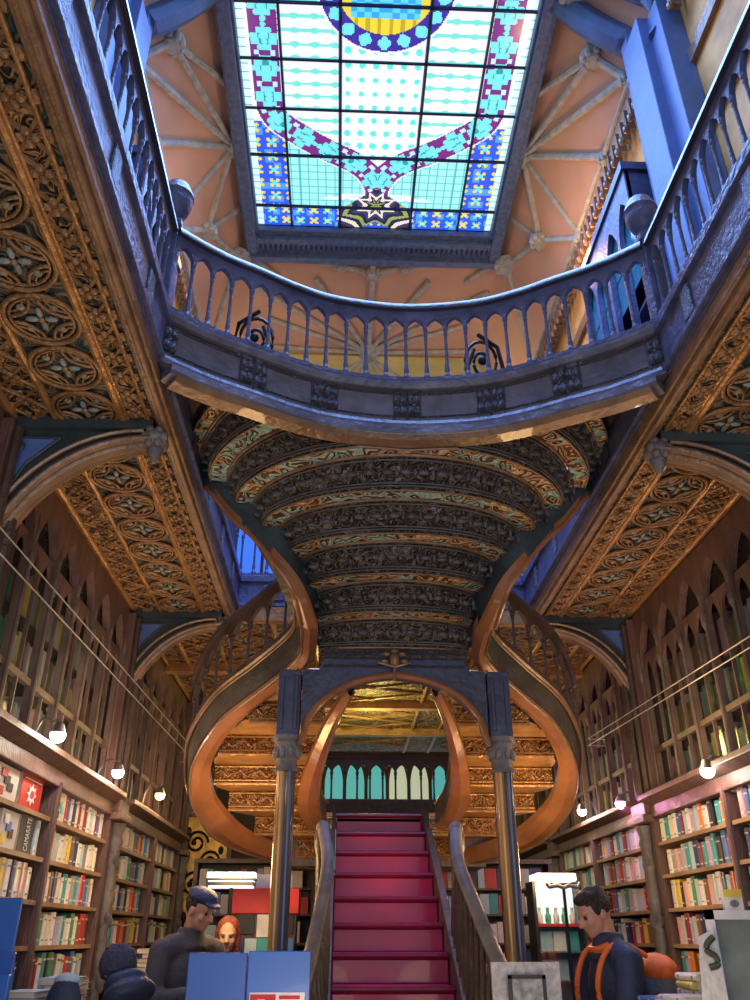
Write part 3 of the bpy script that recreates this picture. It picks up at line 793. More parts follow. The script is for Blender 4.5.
def loft(b,A,B_,n=60,mi=0):
    A=resample(A,n=n); B_=resample(B_,n=n)
    vs=[tuple(a) for a in A]+[tuple(c) for c in B_]
    return b.add(vs,[(i,i+1,n+i+1,n+i) for i in range(n-1)],mi)
def off(P,dx=0,dy=0,dz=0): return [(p[0]+dx,p[1]+dy,p[2]+dz) for p in P]
for s in (-1,1):
    R=lambda P:[(s*p[0],p[1],p[2]) for p in P]
    uo=crom(UO,6); ui=crom(UI,6); oe=crom(OE,7); ie=crom(IE,7); ne=crom(NE,7)
    # dark stringer web between the step ends and the lower edge of the upper flight
    b=MB(); loft(b,R(off(ui,0,.02,.01)),R(off(uo,0,.02,.02))); loft(b,R(off(ui,0,0,.12)),R(off(uo,.02,0,.30))); loft(b,R(uo),R(off(uo,.02,0,.30))); loft(b,R(ui),R(off(ui,0,0,.12)))
    b.build('upper_stringer',M['teal_wood'],ST,smooth=True)
    b=MB(); P=[Vector(p) for p in resample(R(uo),n=50)]; P=[p+Vector((0,0,-.02)) for p in P]; P2=[p+Vector((-s*(.012+.09*(k/49)**2.2),.0,-.012)) for k,p in enumerate(P)]; md=[(p+q)/2+Vector((0,-.01,-.03)) for p,q in zip(P,P2)]
    loft(b,P,md,50); loft(b,md,P2,50); loft(b,off(P,0,0,.04),off(P2,0,0,.04),50); loft(b,P2,off(P2,0,0,.05),50); loft(b,P,off(P,0,0,.05),50); b.tube([p+Vector((0,0,-.004)) for p in P],.015,8); b.build('stringer_edge',M['orange'],ST,smooth=True)
    # polished band under the side flight
    b=MB(); n=70
    A=resample(R(oe),n=n); B_=resample(R(ie),n=n); mid=[(a+c)/2+Vector((0,0,-.03)) for a,c in zip(A,B_)]
    loft(b,A,mid,n); loft(b,mid,B_,n); loft(b,off(A,0,0,.06),off(B_,0,0,.06),n); loft(b,A,off(A,0,0,.06),n); loft(b,B_,off(B_,0,0,.06),n)
    sb_=b.build('side_band',M['orange'],ST,smooth=True)
    b=MB(); b.tube(A,.010,6); b.tube(off(A,0,0,.05),.012,6); b.build('band_edge',M['bronze'],sb_,smooth=True)
    # outer fascia of the side flight
    b=MB(); HF=[.22 if k<38 else max(.07,.22-.15*(k-38)/12) for k in range(n)]; top=[p+Vector((s*.04,0,HF[k])) for k,p in enumerate(A)]; A2=off(A,s*.02,0,.03)
    loft(b,A2,top,n); loft(b,off(A2,-s*.04),off(top,-s*.05),n); loft(b,top,off(top,-s*.05),n); loft(b,A2,off(A2,-s*.04),n)
    sf_=b.build('side_fascia',M['side_dark'],ST,smooth=True)
    b=MB(); b.tube([p+Vector((s*.01,0,0)) for p in top],.018,6); b.tube([p+Vector((s*.02,0,-.04)) for p in top],.008,6); b.build('fascia_moulding',M['bronze'],sf_,smooth=True)
    # inner band
    b=MB(); n2=50; NI=resample(R(ne),n=n2); NO=off(NI,s*.10,0,0.0); NO=[Vector(p) for p in NO]
    w=[.05+.12*min(1,k/35) for k in range(n2)]
    NO=[p+Vector((s*w[k],0,.0)) for k,p in enumerate(NI)]
    mid=[(a+c)/2+Vector((0,0,-.03)) for a,c in zip(NI,NO)]
    loft(b,NI,mid,n2); loft(b,mid,NO,n2); loft(b,off(NI,0,0,.05),off(NO,0,0,.05),n2); 
    b.build('inner_band',M['orange'],ST,smooth=True)
    b=MB(); H=[.08+.10*min(1,k/30) for k in range(n2)]
    T=[p+Vector((0,0,H[k])) for k,p in enumerate(NI)]
    loft(b,NI,T,n2); loft(b,[p+Vector((s*.04,0,0)) for p in NI],[p+Vector((s*.04,0,0)) for p in T],n2); loft(b,T,[p+Vector((s*.04,0,0)) for p in T],n2)
    is_=b.build('inner_stringer',M['darkwood'],ST,smooth=True)
    b=MB(); b.tube(NI,.011,6); b.tube(T,.012,6); b.build('inner_edge',M['bronze'],is_,smooth=True)
    # side flight steps
    YB=[5.66,6.05,6.45,6.85,7.2,7.55,7.9,8.2]; 
    def xo(y):
        best=min((abs(p.y-y),abs(p.x)) for p in resample(ie,n=300)[60:]); return best[1]-.02
    def xi(y):
        if y<5.62: return .27
        best=min((abs(p.y-y),p.x) for p in resample(ne,n=200)); return best[1]+.06
    for i in range(7):
        z=3.02-.15*i; y0,y1=YB[i],YB[i+1]
        def xs(y): 
            o=xo(min(y,8.0)); n_=xi(y) if y<7.5 else .42
            return (n_,max(o,n_+.02))
        ns=6; b=MB()
        for k in range(ns):
            ya=y0+(y1-y0)*k/ns; yb=y0+(y1-y0)*(k+1)/ns; a0,a1=xs(ya); c0,c1=xs(yb)
            lo=[(s*a0,ya,z),(s*a1,ya,z),(s*c1,yb,z),(s*c0,yb,z)]; b.hexa(lo,[(p[0],p[1],z+.03) for p in lo])
        b.build('side_tread',M['tread_warm'],ST)
        a0,a1=xs(y1)
        # riser back between this tread (near) and the next lower one (far)
        b=MB(); a0,a1=xs(y0); b.box(*sorted((s*a0,s*a1)),y0-.01,y0+.012,z,z+.15 if i else z+.12); sr_=b.build('side_riser',M['riser_warm'],ST)
        b=MB()
        for dz,r in ((.004,.013),(.03,.007),(.135,.008)): b.tube([(s*a0,y0-.016,z+dz),(s*a1,y0-.016,z+dz)],r,6)
        m_=max(2,int((a1-a0)/.13))
        for k in range(m_):
            xx=a0+(a1-a0)*(k+.5)/m_
            b.tube([(s*(xx-.06),y0-.016,z+.08),(s*(xx-.03),y0-.016,z+.055),(s*xx,y0-.018,z+.08),(s*(xx+.03),y0-.016,z+.105),(s*(xx+.06),y0-.016,z+.08)],.007,5)
            b.ell((s*xx,y0-.016,z+.08),(.014,.010,.014),8,5)
        b.build('side_riser_carving',M['gold'],sr_,smooth=True)
    # floor of lowest portion tying into the landing
    b=MB(); b.box(*sorted((s*.40,s*.95)),7.9,8.5,2.05,2.50); b.build('landing_side',M['darkwood'],ST)
b=MB(); b.box(-1.0,1.0,7.9,8.5,2.42,2.49); b.build('landing',M['red_dark'],ST)
# red flight
for k in range(-7,7):
    z=1.41+.18*k; y=6.2+.28*k; w=.385
    b=MB(); b.box(-w,w,y,y+.30,z-.04,z); b.box(-w,w,y+.02,y+.28,z-.18,z-.04); rd_=b.build('red_step',M['red'],ST,bevel=.006)
    b=MB(); b.tube([(-w,y+.0,z-.022),(w,y+.0,z-.022)],.02,8); b.build('red_nosing',M['red_dark'],rd_,smooth=True)
for s in (-1,1):
    b=MB()
    a=[(s*.385,4.2,0.0),(s*.44,4.2,0.0),(s*.44,8.0,2.25),(s*.385,8.0,2.25)]
    t_=[(s*.385,4.2,.30),(s*.44,4.2,.30),(s*.44,8.0,2.74),(s*.385,8.0,2.74)]
    b.hexa([(s*.39,4.2,0),(s*.44,4.2,0),(s*.44,7.95,2.2),(s*.39,7.95,2.2)],[(s*.39,4.2,.32),(s*.44,4.2,.32),(s*.44,7.95,2.72-.16),(s*.39,7.95,2.72-.16)])
    b.build('red_flight_stringer',M['darkwood'],ST)
    RL=crom([(s*.47,6.2,2.17),(s*.425,5.81,1.94),(s*.45,5.39,1.68),(s*.485,5.06,1.46),(s*.53,4.75,1.27),(s*.62,4.4,1.08),(s*.72,4.2,1.0)],6)
    b=MB(); b.tube(RL,.042,10); b.ell(tuple(RL[0]),(.052,.06,.06),12,8); b.build('red_flight_handrail',M['stone'],ST,smooth=True)
    b=MB(); lo=[Vector((s*(abs(p.x)*.3+.30),p.y,max(.02,1.41+.18*(p.y-6.2)/.28-.05))) for p in RL]
    loft(b,[p+Vector((0,0,-.03)) for p in RL],[p+Vector((0,0,-.16)) for p in RL],40); b.build('carved_frieze',M['slate_carved'],ST)
    P=resample(RL,n=17); b=MB()
    for p in P:
        zt=max(.05,1.41+.18*(p.y-6.2)/.28-.02); x2=s*(.415 if p.y>4.6 else abs(p.x))
        b=MB(); b.tube([(x2,p.y,zt-.05),(x2,p.y,zt+.1),((x2+p.x)/2,p.y,zt+.35),(p.x,p.y,p.z-.02)],[.02,.012,.024,.012],7); b.build('red_flight_baluster',M['darkwood'],ST,smooth=True)
    b=MB(); b.lathe([(.06,0),(.06,.1),(.045,.12),(.045,.85),(.06,.88),(.07,.95),(.05,1.0),(.065,1.06),(.03,1.12),(0,1.14)],12,(s*.72,4.2,0)); b.build('newel',M['darkwood'],ST,smooth=True)
    b=MB(); b.lathe([(.055,1.35),(.045,1.45),(.04,1.6),(.045,2.0),(.06,2.05),(.06,2.12),(.052,2.17),(.03,2.22),(0,2.235)],12,(s*.47,6.2,0)); b.build('newel',M['darkwood'],ST,smooth=True)
# crossbeam with pointed arch on the two columns
b=MB(); Zt=3.20; yb0,yb1=5.47,5.60; n=24
cur=[]
for k in range(n+1):
    u=-1+2*k/n; x=.62*u; z=2.60+.42*math.sqrt(max(0,1-abs(u)**2.3))+.05*(1-abs(u)); cur.append((x,z))
for k in range(n):
    (x0,z0),(x1,z1)=cur[k],cur[k+1]
    lo=[(x0,yb0,z0),(x1,yb0,z1),(x1,yb1,z1),(x0,yb1,z0)]; t0=Zt if abs(x0)<.50 else 3.10; t1=Zt if abs(x1)<.50 else 3.10; b.hexa(lo,[(x0,yb0,t0),(x1,yb0,t1),(x1,yb1,t1),(x0,yb1,t0)])
ab_=b.build('arched_beam',M['navy_wood'],ST)
b=MB(); b.tube([(x,yb0-.01,z) for x,z in cur],.022,8); b.build('arch_edge',M['orange'],ab_,smooth=True)
b=MB(); b.tube([(-.50,yb0-.015,Zt),(.50,yb0-.015,Zt)],.02,8); b.tube([(-.48,yb0-.01,Zt-.07),(.48,yb0-.01,Zt-.07)],.008,6); b.box(-.50,.50,yb0-.02,yb1,Zt,Zt+.05); b.build('beam_moulding',M['slate_carved'],ab_)
b=MB(); b.ell((0,yb0-.03,3.17),(.035,.03,.05))
for k in range(5): 
    a=-.2+k*(PI+.4)/4; b.ell((.07*math.cos(a),yb0-.03,3.17+.06*math.sin(a)),(.03,.02,.018),8,5)
b.tube([(0,yb0-.03,3.15),(0,yb0-.03,3.03)],.012,6); b.tube([(-.11,yb0-.03,3.15),(0,yb0-.03,3.12),(.11,yb0-.03,3.15)],.010,6); b.build('keystone_crest',M['bronze'],ab_,smooth=True)
rebase(ST)
# side balustrades of the curved flights
for s,nm in ((-1,'left'),(1,'right')):
    n=70; A=resample([(s*p.x,p.y,p.z) for p in crom(OE,7)],n=n)
    P=[(p[0]+s*.03,p[1],p[2]+.23) for p in A]
    P=[(s*1.10,4.98,4.02),(s*.93,5.0,3.82),(s*.78,5.15,3.64)]+P[8:36]
    balustrade('side_flight_balustrade',P,'dark balustrade curling round the outside of the %s side flight'%nm,13,matname='dw',m_over=M['darkwood'],hgt=.50)
# landing balustrade
balustrade('landing_balustrade',[(-.95,8.46,2.5),(.95,8.46,2.5)],'dark carved balustrade with arches at the back of the landing above the red steps',15,matname='dw',m_over=M['darkwood'],hgt=.60)
lb=[o for o in C.objects if o.name.startswith('landing_balustrade')][0]
b=MB(); b.box(0,1.9,-.02,.02,0,.19); b.build('carved_frieze',M['slate_carved'],lb)

# ------------------------------------------------------------------ columns
def column(sx,label):
    x=sx*.705; y=5.53; root=tag(empty('column',(x,y,0)),label,'column')
    b=MB(); b.box(-.075,.075,-.075,.075,2.66,3.10); b.box(-.062,-.03,-.085,0,2.7,3.06); b.box(.03,.062,-.085,0,2.7,3.06); b.build('square_block',M['navy_wood'],root,bevel=.01)
    b=MB(); b.lathe([(.075,2.44),(.085,2.455),(.07,2.475),(.068,2.52),(.085,2.60),(.082,2.625),(.10,2.64),(.10,2.665)],16)
    for k in range(10):
        a=k*PI/5; b.ell((.078*math.cos(a),.078*math.sin(a),2.56),(.02,.02,.04),6,5)
    b.build('capital',M['stone'],root,smooth=True)
    b=MB()
    for k in range(4):
        a=PI/4+k*PI/2; b.lathe([(.034,.35),(.034,2.46)],12,(.036*math.cos(a),.036*math.sin(a),0),k%2)
    b.lathe([(.04,.3),(.04,2.45)],12,(0,0,0),1); b.build('clustered_shaft',[M['column_gold'],M['column_slate']],root,smooth=True)
    b=MB(); b.lathe([(.12,0),(.12,.12),(.10,.16),(.105,.24),(.085,.3),(.08,.36)],16); b.build('base',M['darkwood'],root,smooth=True)
M['column_gold']=mat('column_gilt',(.55,.30,.10),.25,.2,.1,15,.25,3,.4); M['column_slate']=mat('column_slate',(.08,.09,.15),.25,0,.1,15,.25,3,.4)
column(-1,'slender clustered column with carved capital left of the red steps')
column(1,'slender clustered column with carved capital right of the red steps')

# ------------------------------------------------------------------ bookcases
for sx,nm in ((-1,'left'),(1,'right')):
    root=tag(empty('gallery_bookcase',(sx*2.5,6.3,4.42)),'tall navy bookcase with lancet openings on the %s gallery floor'%nm,'bookcase')
    X=lambda a,c: sorted((sx*a,sx*c))
    b=MB(); b.box(*X(2.62,2.66),5.45,7.0,4.42,8.1); b.box(*X(2.3,2.66),5.45,5.5,4.42,8.1); b.box(*X(2.3,2.66),6.95,7.0,4.42,8.1); b.box(*X(2.26,2.66),5.42,7.03,8.1,8.2)
    for z in (5.2,5.9,6.6,7.3): b.box(*X(2.34,2.62),5.5,6.95,z,z+.03)
    b.build('carcase',M['navy_wood'],root)
    b=MB(); arcade(b,[(sx*2.31,5.45,0),(sx*2.31,7.0,0)],4,7.3,7.85,8.1,.05)
    for k in range(5): y=5.45+1.55*k/4; b.box(*X(2.28,2.34),y-.03,y+.03,4.42,7.5)
    b.build('lancet_tracery',M['slate'],root)
    b=MB(); b.box(*X(2.345,2.35),5.5,6.95,6.9,7.9); b.build('teal_glass',mat('teal_glass_'+nm,(.03,.20,.26),.1),root)
    rebase(root)
BAYS=[(1.08,3.80),(4.10,6.85),(7.15,9.95),(10.25,13.0)]
ORD=['entrance','front','middle','rear']
SHZ=[2.15,1.92,1.69,1.455,1.22,.98,.74]
for sx,nm in ((-1,'left'),(1,'right')):
    X=lambda a,c: sorted((sx*a,sx*c))
    for bi,(ya,yb) in enumerate(BAYS):
        # lower open bookcase
        root=tag(empty('bookcase',(sx*2.25,(ya+yb)/2,0)),'open wooden bookcase in the %s bay of the %s wall'%(ORD[bi],nm),'bookcase')
        b=MB(); b.box(*X(2.40,2.44),ya,yb,0,2.4); b.box(*X(2.12,2.44),ya,ya+.04,0,2.4); b.box(*X(2.12,2.44),yb-.04,yb,0,2.4); b.box(*X(2.12,2.44),ya,yb,0,.70); b.build('carcase',M['brown'],root)
        b=MB(); b.box(*X(2.11,2.2),ya,yb,2.33,2.42); b.hexa([(sx*2.12,ya,2.42),(sx*2.12,yb,2.42),(sx*2.44,yb,2.42),(sx*2.44,ya,2.42)],[(sx*2.04,ya,2.46),(sx*2.04,yb,2.46),(sx*2.44,yb,2.46),(sx*2.44,ya,2.46)]); b.box(*X(2.03,2.44),ya,yb,2.46,2.50); b.build('cornice',M['brown'],root,bevel=.006)
        for z in SHZ:
            b=MB(); b.box(*X(2.13,2.40),ya+.04,yb-.04,z-.025,z); b.build('shelf',M['shelf'] if 'shelf' in M else M.setdefault('shelf',mat('shelf_wood',(.34,.22,.13),.45,0,.3,30,.3,4)),root)
        for yd in (ya+(yb-ya)/2,):
            b=MB(); b.box(*X(2.12,2.40),yd-.02,yd+.02,.70,2.36); b.tube([(sx*2.12,yd,.7),(sx*2.12,yd,2.36)],.022,8); b.build('divider',M['brown'],root)
        rebase(root)
        # upper glazed bookcase with lancets
        root=tag(empty('glazed_bookcase',(sx*2.4,(ya+yb)/2,2.5)),'tall glazed bookcase with gothic lancet doors above the %s bay of the %s wall'%(ORD[bi],nm),'bookcase','glazed gothic bookcases')
        nb=6; path=[(sx*2.25,ya,0),(sx*2.25,yb,0)]
        b=MB(); arcade(b,path,nb,3.45,3.90,4.02,.06); arcade(b,path,nb*2,3.35,3.60,3.64,.02)
        b.build('lancet_tracery',M['brown'],root)
        for k in range(nb+1):
            y=ya+(yb-ya)*k/nb
            b=MB(); b.box(*X(2.235,2.275),y-.02,y+.02,2.5,3.9); b.tube([(sx*2.228,y,2.5),(sx*2.228,y,3.55)],.013,6); b.lathe([(.008,3.42),(.024,3.47),(.026,3.52),(.012,3.6),(.02,3.68),(.0,3.8)],8,(sx*2.22,y,0)); b.build('mullion',M['mull'] if 'mull' in M else M.setdefault('mull',mat('mullion_wood',(.17,.12,.10),.4,0,.3,30,.3,5)),root)
        b=MB()
        for k in range(nb): b.box(*X(2.245,2.27),ya+(yb-ya)*(k+.5)/nb-.007,ya+(yb-ya)*(k+.5)/nb+.007,2.5,3.55)
        for z in (2.52,2.86): b.box(*X(2.24,2.28),ya,yb,z-.02,z+.02)
        b.build('glazing_bars',M['mull'],root)
        b=MB(); b.box(*X(2.283,2.288),ya,yb,2.5,3.95); b.build('glass_door',M['glass'],root)
        b=MB(); b.box(*X(2.60,2.64),ya,yb,2.5,4.04)
        for z in (2.50,2.86,3.20,3.54): b.box(*X(2.30,2.62),ya,yb,z,z+.02)
        b.build('carcase',M['darkwood'],root)
        rebase(root)
# ------------------------------------------------------------------ books
PAL={'cream':(.74,.71,.64),'white':(.80,.80,.80),'azure':(.42,.60,.72),'navy':(.03,.05,.18),'blue':(.06,.18,.50),'teal':(.05,.36,.40),'red':(.55,.04,.04),'maroon':(.25,.04,.06),'orange':(.75,.25,.05),'yellow':(.80,.62,.08),'green':(.08,.30,.16),'grey':(.36,.37,.40),'black':(.03,.03,.035),'pink':(.75,.40,.42),'brown':(.24,.12,.06),'lilac':(.45,.38,.60)}
bookM={}; BM={}
def book_mesh():   # cover shell with rounded spine (front, -x) and pages set back; unit book 1 deep (x), 1 thick (y), 1 tall (z)
    b=MB()
    b.box(.0,1,.0,.06,0,1); b.box(.0,1,.94,1,0,1)
    pts=[(.0,0),(-.05,.12),(-.075,.35),(-.08,.5),(-.075,.65),(-.05,.88),(.0,1),(.04,1),(.04,0)]
    b.prism(pts,0,1,0,'XY'); 
    b.box(.04,.96,.06,.94,.02,.975,1)
    for z in (.14,.8): b.prism([(-.01,.05),(-.088,.3),(-.09,.5),(-.088,.7),(-.01,.95)],z,z+.05,2,'XY')
    return b
def getbook(c):
    if c not in BM:
        m=bookM[c]=mat('book_cover_'+c.replace(' ','_'),PAL[c],.45,0,0,40,.12,9,.1)
        m2=mat('book_band_'+c.replace(' ','_'),tuple(min(.9,1-x*.9) if sum(PAL[c])>1.2 else min(.85,x*.5+.5) for x in PAL[c]),.5)
        bb=book_mesh(); me=bb.mesh('book'); 
        for q in (m,M['page'],m2): me.materials.append(q)
        for p,mi in zip(me.polygons,bb.m): p.material_index=mi
        BM[c]=me
    return BM[c]
used=set(); nbk=[0]
def book(c,loc,size,rz,label,group=None,lean=0):
    o=bpy.data.objects.new('book',getbook(c)); C.objects.link(o); o.location=loc; o.scale=size; o.rotation_euler=(lean,0,rz)
    base=label; k=0
    tag(o,label,'book',group); nbk[0]+=1; return o
SN=['top','second','third','fourth','fifth']
names_=list(PAL)
wts={'cream':8,'white':14,'azure':8,'navy':4,'blue':4,'teal':3,'red':4,'maroon':4,'orange':3,'yellow':3,'green':2,'grey':5,'black':3,'pink':5,'brown':3,'lilac':6}
def pick(prev):
    while True:
        c=random.choices(names_,[wts[n] for n in names_])[0]
        if c!=prev: return c
stuffbooks=MB(); stuffcols=[]
labcount={}
pending=[]
def fill(sx,nm,bay,ya,yb,zi,individual,tmin=.045,tmax=.09,gapp=.06):
    z=SHZ[zi]; y=ya+.05; prev=None; row=[]
    mid=(BAYS[bay][0]+BAYS[bay][1])/2
    while y<yb-.1:
        if abs(y-mid)<.11 and y<mid+.03: y=mid+.03
        if random.random()<gapp: y+=random.uniform(.03,.10); continue
        t=random.uniform(tmin,tmax); h=random.uniform(.155,.198); d=random.uniform(.15,.2)
        if y<mid<y+t+.02: y=mid+.03; continue
        c=pick(prev); prev=c; row.append((y,t,h,d,c)); y+=t+.004
    for i,(y,t,h,d,c) in enumerate(row):
        if individual: pending.append((sx,nm,bay,zi,i,row))
        else:
            x0=2.17; x1=2.17+d
            ci=names_.index(c); stuffbooks.box(*sorted((sx*x0,sx*x1)),y,y+t,z,z+h,ci)
            stuffbooks.prism([(sx*x0,y),(sx*(x0-.012),y+t*.3),(sx*(x0-.012),y+t*.7),(sx*x0,y+t)],z,z+h,ci,'XY')
            stuffbooks.box(*sorted((sx*(x0-.014),sx*(x0))),y+t*.15,y+t*.85,z+h*.78,z+h*.84,names_.index('cream') if sum(PAL[c])<1.2 else names_.index('brown'))
for sx,nm in ((-1,'left'),(1,'right')):
    for zi in range(0,5):
        if sx<0 and zi==1: fill(sx,nm,1,5.26,6.83,zi,True,.05,.1)
        elif sx<0 and zi==0: fill(sx,nm,1,5.75,6.83,zi,True,.05,.1)
        else: fill(sx,nm,1,4.12,6.83,zi,True if zi<4 else False,.05,.095)
    for zi in range(0,5): fill(sx,nm,2,7.17,9.93,zi,zi<3,.07,.12)
    for zi in range(0,5): fill(sx,nm,3,10.27,12.98,zi,False,.07,.12)
sizew=lambda h,t: ('tall' if h>.185 else 'short' if h<.166 else 'medium')+(' thick' if t>.075 else ' thin')
labs={}
recs=[]
for sx,nm,bay,zi,i,row in pending[:]:
    y,t,h,d,c=row[i]
    lc=row[i-1][4] if i>0 else None; rc=row[i+1][4] if i<len(row)-1 else None
    nb_=('between %s and %s books'%(lc,rc) if lc and rc else 'at the shelf end beside a %s book'%(lc or rc))
    lab='%s %s book %s, %s shelf, %s %s bookcase'%(('tall' if h>.185 else 'short' if h<.166 else 'medium'),c,nb_,SN[zi],nm,ORD[bay])
    recs.append((sx,nm,bay,zi,i,row,lab)); labs.setdefault(lab,[]).append(len(recs)-1)
recs.sort(key=lambda r: r[5][r[4]][0])     # nearest first
keep=recs[:292]; rest=recs[292:]
cnt={}
for r in keep: cnt.setdefault(r[6],[]).append(r)
for lab,rs in cnt.items():
    for k,r in enumerate(rs):
        sx,nm,bay,zi,i,row,_=r; y,t,h,d,c=row[i]; L_=lab
        if len(rs)>1: L_=('slim ' if row[i][1]<.07 else 'thick ')+lab.replace('book between','between').replace(' bookcase','').replace(' books','').replace('at the shelf end beside','ending the row by')+(', near end' if k==0 else ', far end' if k==len(rs)-1 else ', midway')
        z=SHZ[zi]; lean=0
        if sx>0: book(c,(2.17,y,z),(d,t,h),0,L_,'books on the %s wall shelves'%nm)
        else: book(c,(-2.17,y+t,z),(d,t,h),PI,L_,'books on the %s wall shelves'%nm)
for r in rest:
    sx,nm,bay,zi,i,row,_=r; y,t,h,d,c=row[i]; z=SHZ[zi]
    stuffbooks.box(*sorted((sx*2.17,sx*(2.17+d))),y,y+t,z,z+h,names_.index(c))
    stuffbooks.box(*sorted((sx*2.158,sx*2.17)),y+.004,y+t-.004,z,z+h-.002,names_.index(c))
# old volumes behind the glass of the upper bookcases and on the far shelves: part of the same countless rest
OLD=['cream','brown','pink','green','grey','maroon','cream','yellow','brown','brown','grey']
for sx in (-1,1):
    for ya,yb in BAYS[1:]:
        for z in (2.52,2.88,3.22):
            y=ya+.04
            while y<yb-.08:
                t=random.uniform(.04,.08); h=random.uniform(.2,.3); ci=names_.index(random.choice(OLD))
                if random.random()>.1: stuffbooks.box(*sorted((sx*2.315,sx*2.5)),y,y+t,z,z+h,ci)
                y+=t+.003
for n_ in names_: getbook(n_)

# racks of books on the back shelves beside the red stairs
for s,nm,x0,x1 in ((-1,'left',-1.75,-.62),(1,'right',.62,1.75)):
    root=tag(empty('bookcase',((x0+x1)/2,9.1,0)),'low bookcase under the side flight on the %s of the red steps'%nm,'bookcase')
    b=MB(); b.box(x0,x1,9.22,9.26,0,2.15); b.box(x0-.04,x0,8.95,9.26,0,2.15); b.box(x1,x1+.04,8.95,9.26,0,2.15); b.box(x0-.04,x1+.04,8.93,9.26,2.15,2.19); b.box(x0,x1,8.95,9.26,0,.3); b.build('carcase',M['darkwood'],root)
    for z in (.6,.9,1.2,1.45,1.7,1.93):
        b=MB(); b.box(x0,x1,8.97,9.22,z-.02,z); b.build('shelf',M['brown'],root)
    rebase(root)
    for z in (1.2,1.45,1.7,1.93):
        x=x0+.02
        while x<x1-.1:
            t=random.uniform(.05,.12); h=random.uniform(.14,.19); ci=names_.index(random.choice(['navy','blue','white','azure','black','grey','teal','cream','red','navy']))
            stuffbooks.box(x,x+t,8.98,9.15,z,z+h,ci); x+=t+.006
o=stuffbooks.build('book_rows',[bookM[n] for n in names_]); tag(o,'farther rows of books on rear shelves and old volumes behind glass','books',None,'stuff')

# face-out books of the left front bookcase
def faceout(name,y0,y1,z,h,cols,label,art):
    root=tag(empty(name,(-2.14,y0,z)),label,'book','face-out books on the left front bookcase')
    x=-2.15
    b=MB(); b.box(x-.03,x,y0,y1,z,z+h); b.build('cover',mat('cover_'+str(round(y0*100)),cols,.35,0,0,30,.08,6,.2),root)
    b=MB(); b.box(x-.027,x-.003,y0-.002,y1-.004,z+.004,z+h-.004); b.build('pages',M['page'],root)
    art(root,x,y0,y1,z,h); rebase(root)
WHTM=mat('print_white',(.8,.8,.8),.5); BLK=mat('print_black',(.02,.02,.03),.5); REDM=mat('print_red',(.65,.03,.03),.5); BLUM=mat('print_blue',(.05,.2,.6),.5); CYM=mat('print_cyan',(.15,.6,.68),.5); YLM=mat('print_yellow',(.8,.6,.08),.5)
def quad(root,x,ys,zs_,m,name='print'):
    b=MB(); b.add([(x,y,z) for y,z in zip(ys,zs_)],[tuple(range(len(ys)))]); o=b.build(name,m,root); sm=o.modifiers.new('s','SOLIDIFY'); sm.thickness=.003; sm.offset=0; return o
def art_star(root,x,y0,y1,z,h):
    cy,cz=(y0+y1)/2,z+h*.42; ys=[];zz=[]
    for k in range(16):
        a=k*PI/8; r=.062 if k%2==0 else .034; ys.append(cy+r*math.cos(a)*1.3); zz.append(cz+r*math.sin(a))
    quad(root,x+.003,ys,zz,WHTM,'star_emblem')
    ys=[cy+.022*1.3*math.cos(k*PI/6) for k in range(12)]; zz=[cz+.022*math.sin(k*PI/6) for k in range(12)]
    quad(root,x+.006,ys,zz,REDM,'emblem_centre')
    quad(root,x+.003,[y0+.03,y1-.03,y1-.03,y0+.03],[z+h*.80]*2+[z+h*.84]*2,WHTM,'title_line')
def art_blocks(cs):
    def f(root,x,y0,y1,z,h):
        n=len(cs)
        for k,m in enumerate(cs):
            a=y0+(y1-y0)*(.08+.84*((k*37)%10)/10*.7); w=(y1-y0)*.26; zz=z+h*(.1+.6*((k*53)%10)/10)
            quad(root,x+.003+k*.0006,[a,min(a+w,y1-.005),min(a+w,y1-.005),a],[zz,zz,min(zz+h*.25,z+h*.97),min(zz+h*.25,z+h*.97)],m)
    return f
def art_frame(root,x,y0,y1,z,h):
    quad(root,x+.003,[y0+.03,y1-.03,y1-.03,y0+.03],[z+.02]*2+[z+h-.02]*2,YLM); quad(root,x+.005,[y0+.05,y1-.05,y1-.05,y0+.05],[z+.035]*2+[z+h-.035]*2,BLUM); quad(root,x+.006,[y0+.05,y1-.05,y1-.05,y0+.05],[z+h-.07]*2+[z+h-.045]*2,REDM)
faceout('book',4.92,5.27,SHZ[0],.19,(.62,.03,.03),'red face-out book with white star emblem on the top left shelf',art_star)
faceout('book',4.55,4.86,SHZ[0],.17,(.75,.75,.75),'white face-out book with black and red blocks beside the red star book',art_blocks([REDM,BLK,BLK,REDM]))
faceout('book',5.58,5.76,SHZ[0],.175,(.72,.74,.72),'white face-out book with cyan figure right of the shelf divider',art_blocks([BLK,CYM,CYM,YLM]))
def art_name(root,x,y0,y1,z,h):
    cu=bpy.data.curves.new('t','FONT'); cu.body='CAMARATE'; cu.size=.055; cu.extrude=.001; cu.align_x='CENTER'; cu.align_y='CENTER'
    t=bpy.data.objects.new('t',cu); C.objects.link(t); dg=bpy.context.evaluated_depsgraph_get(); me=bpy.data.meshes.new_from_object(t.evaluated_get(dg)); bpy.data.objects.remove(t)
    w=max(v.co.x for v in me.vertices)-min(v.co.x for v in me.vertices); k=.175/w
    # letters run upwards; reading direction +z, letter tops towards -y (left in view)
    for v in me.vertices:
        a,b_,c=v.co; v.co=(x+.006+c,(y0+y1)/2+.01-b_*1.7,z+h*.5+a*k)
    me.materials.append(WHTM); o=bpy.data.objects.new('lettering',me); C.objects.link(o); o.parent=root
faceout('book',5.02,5.24,SHZ[1],.20,(.025,.03,.04),'black face-out book lettered upwards in white on the second left shelf',art_name)
faceout('book',4.72,4.98,SHZ[1],.19,(.60,.60,.62),'white and yellow face-out book beside the black lettered book',art_blocks([YLM,BLK,BLUM,WHTM]))
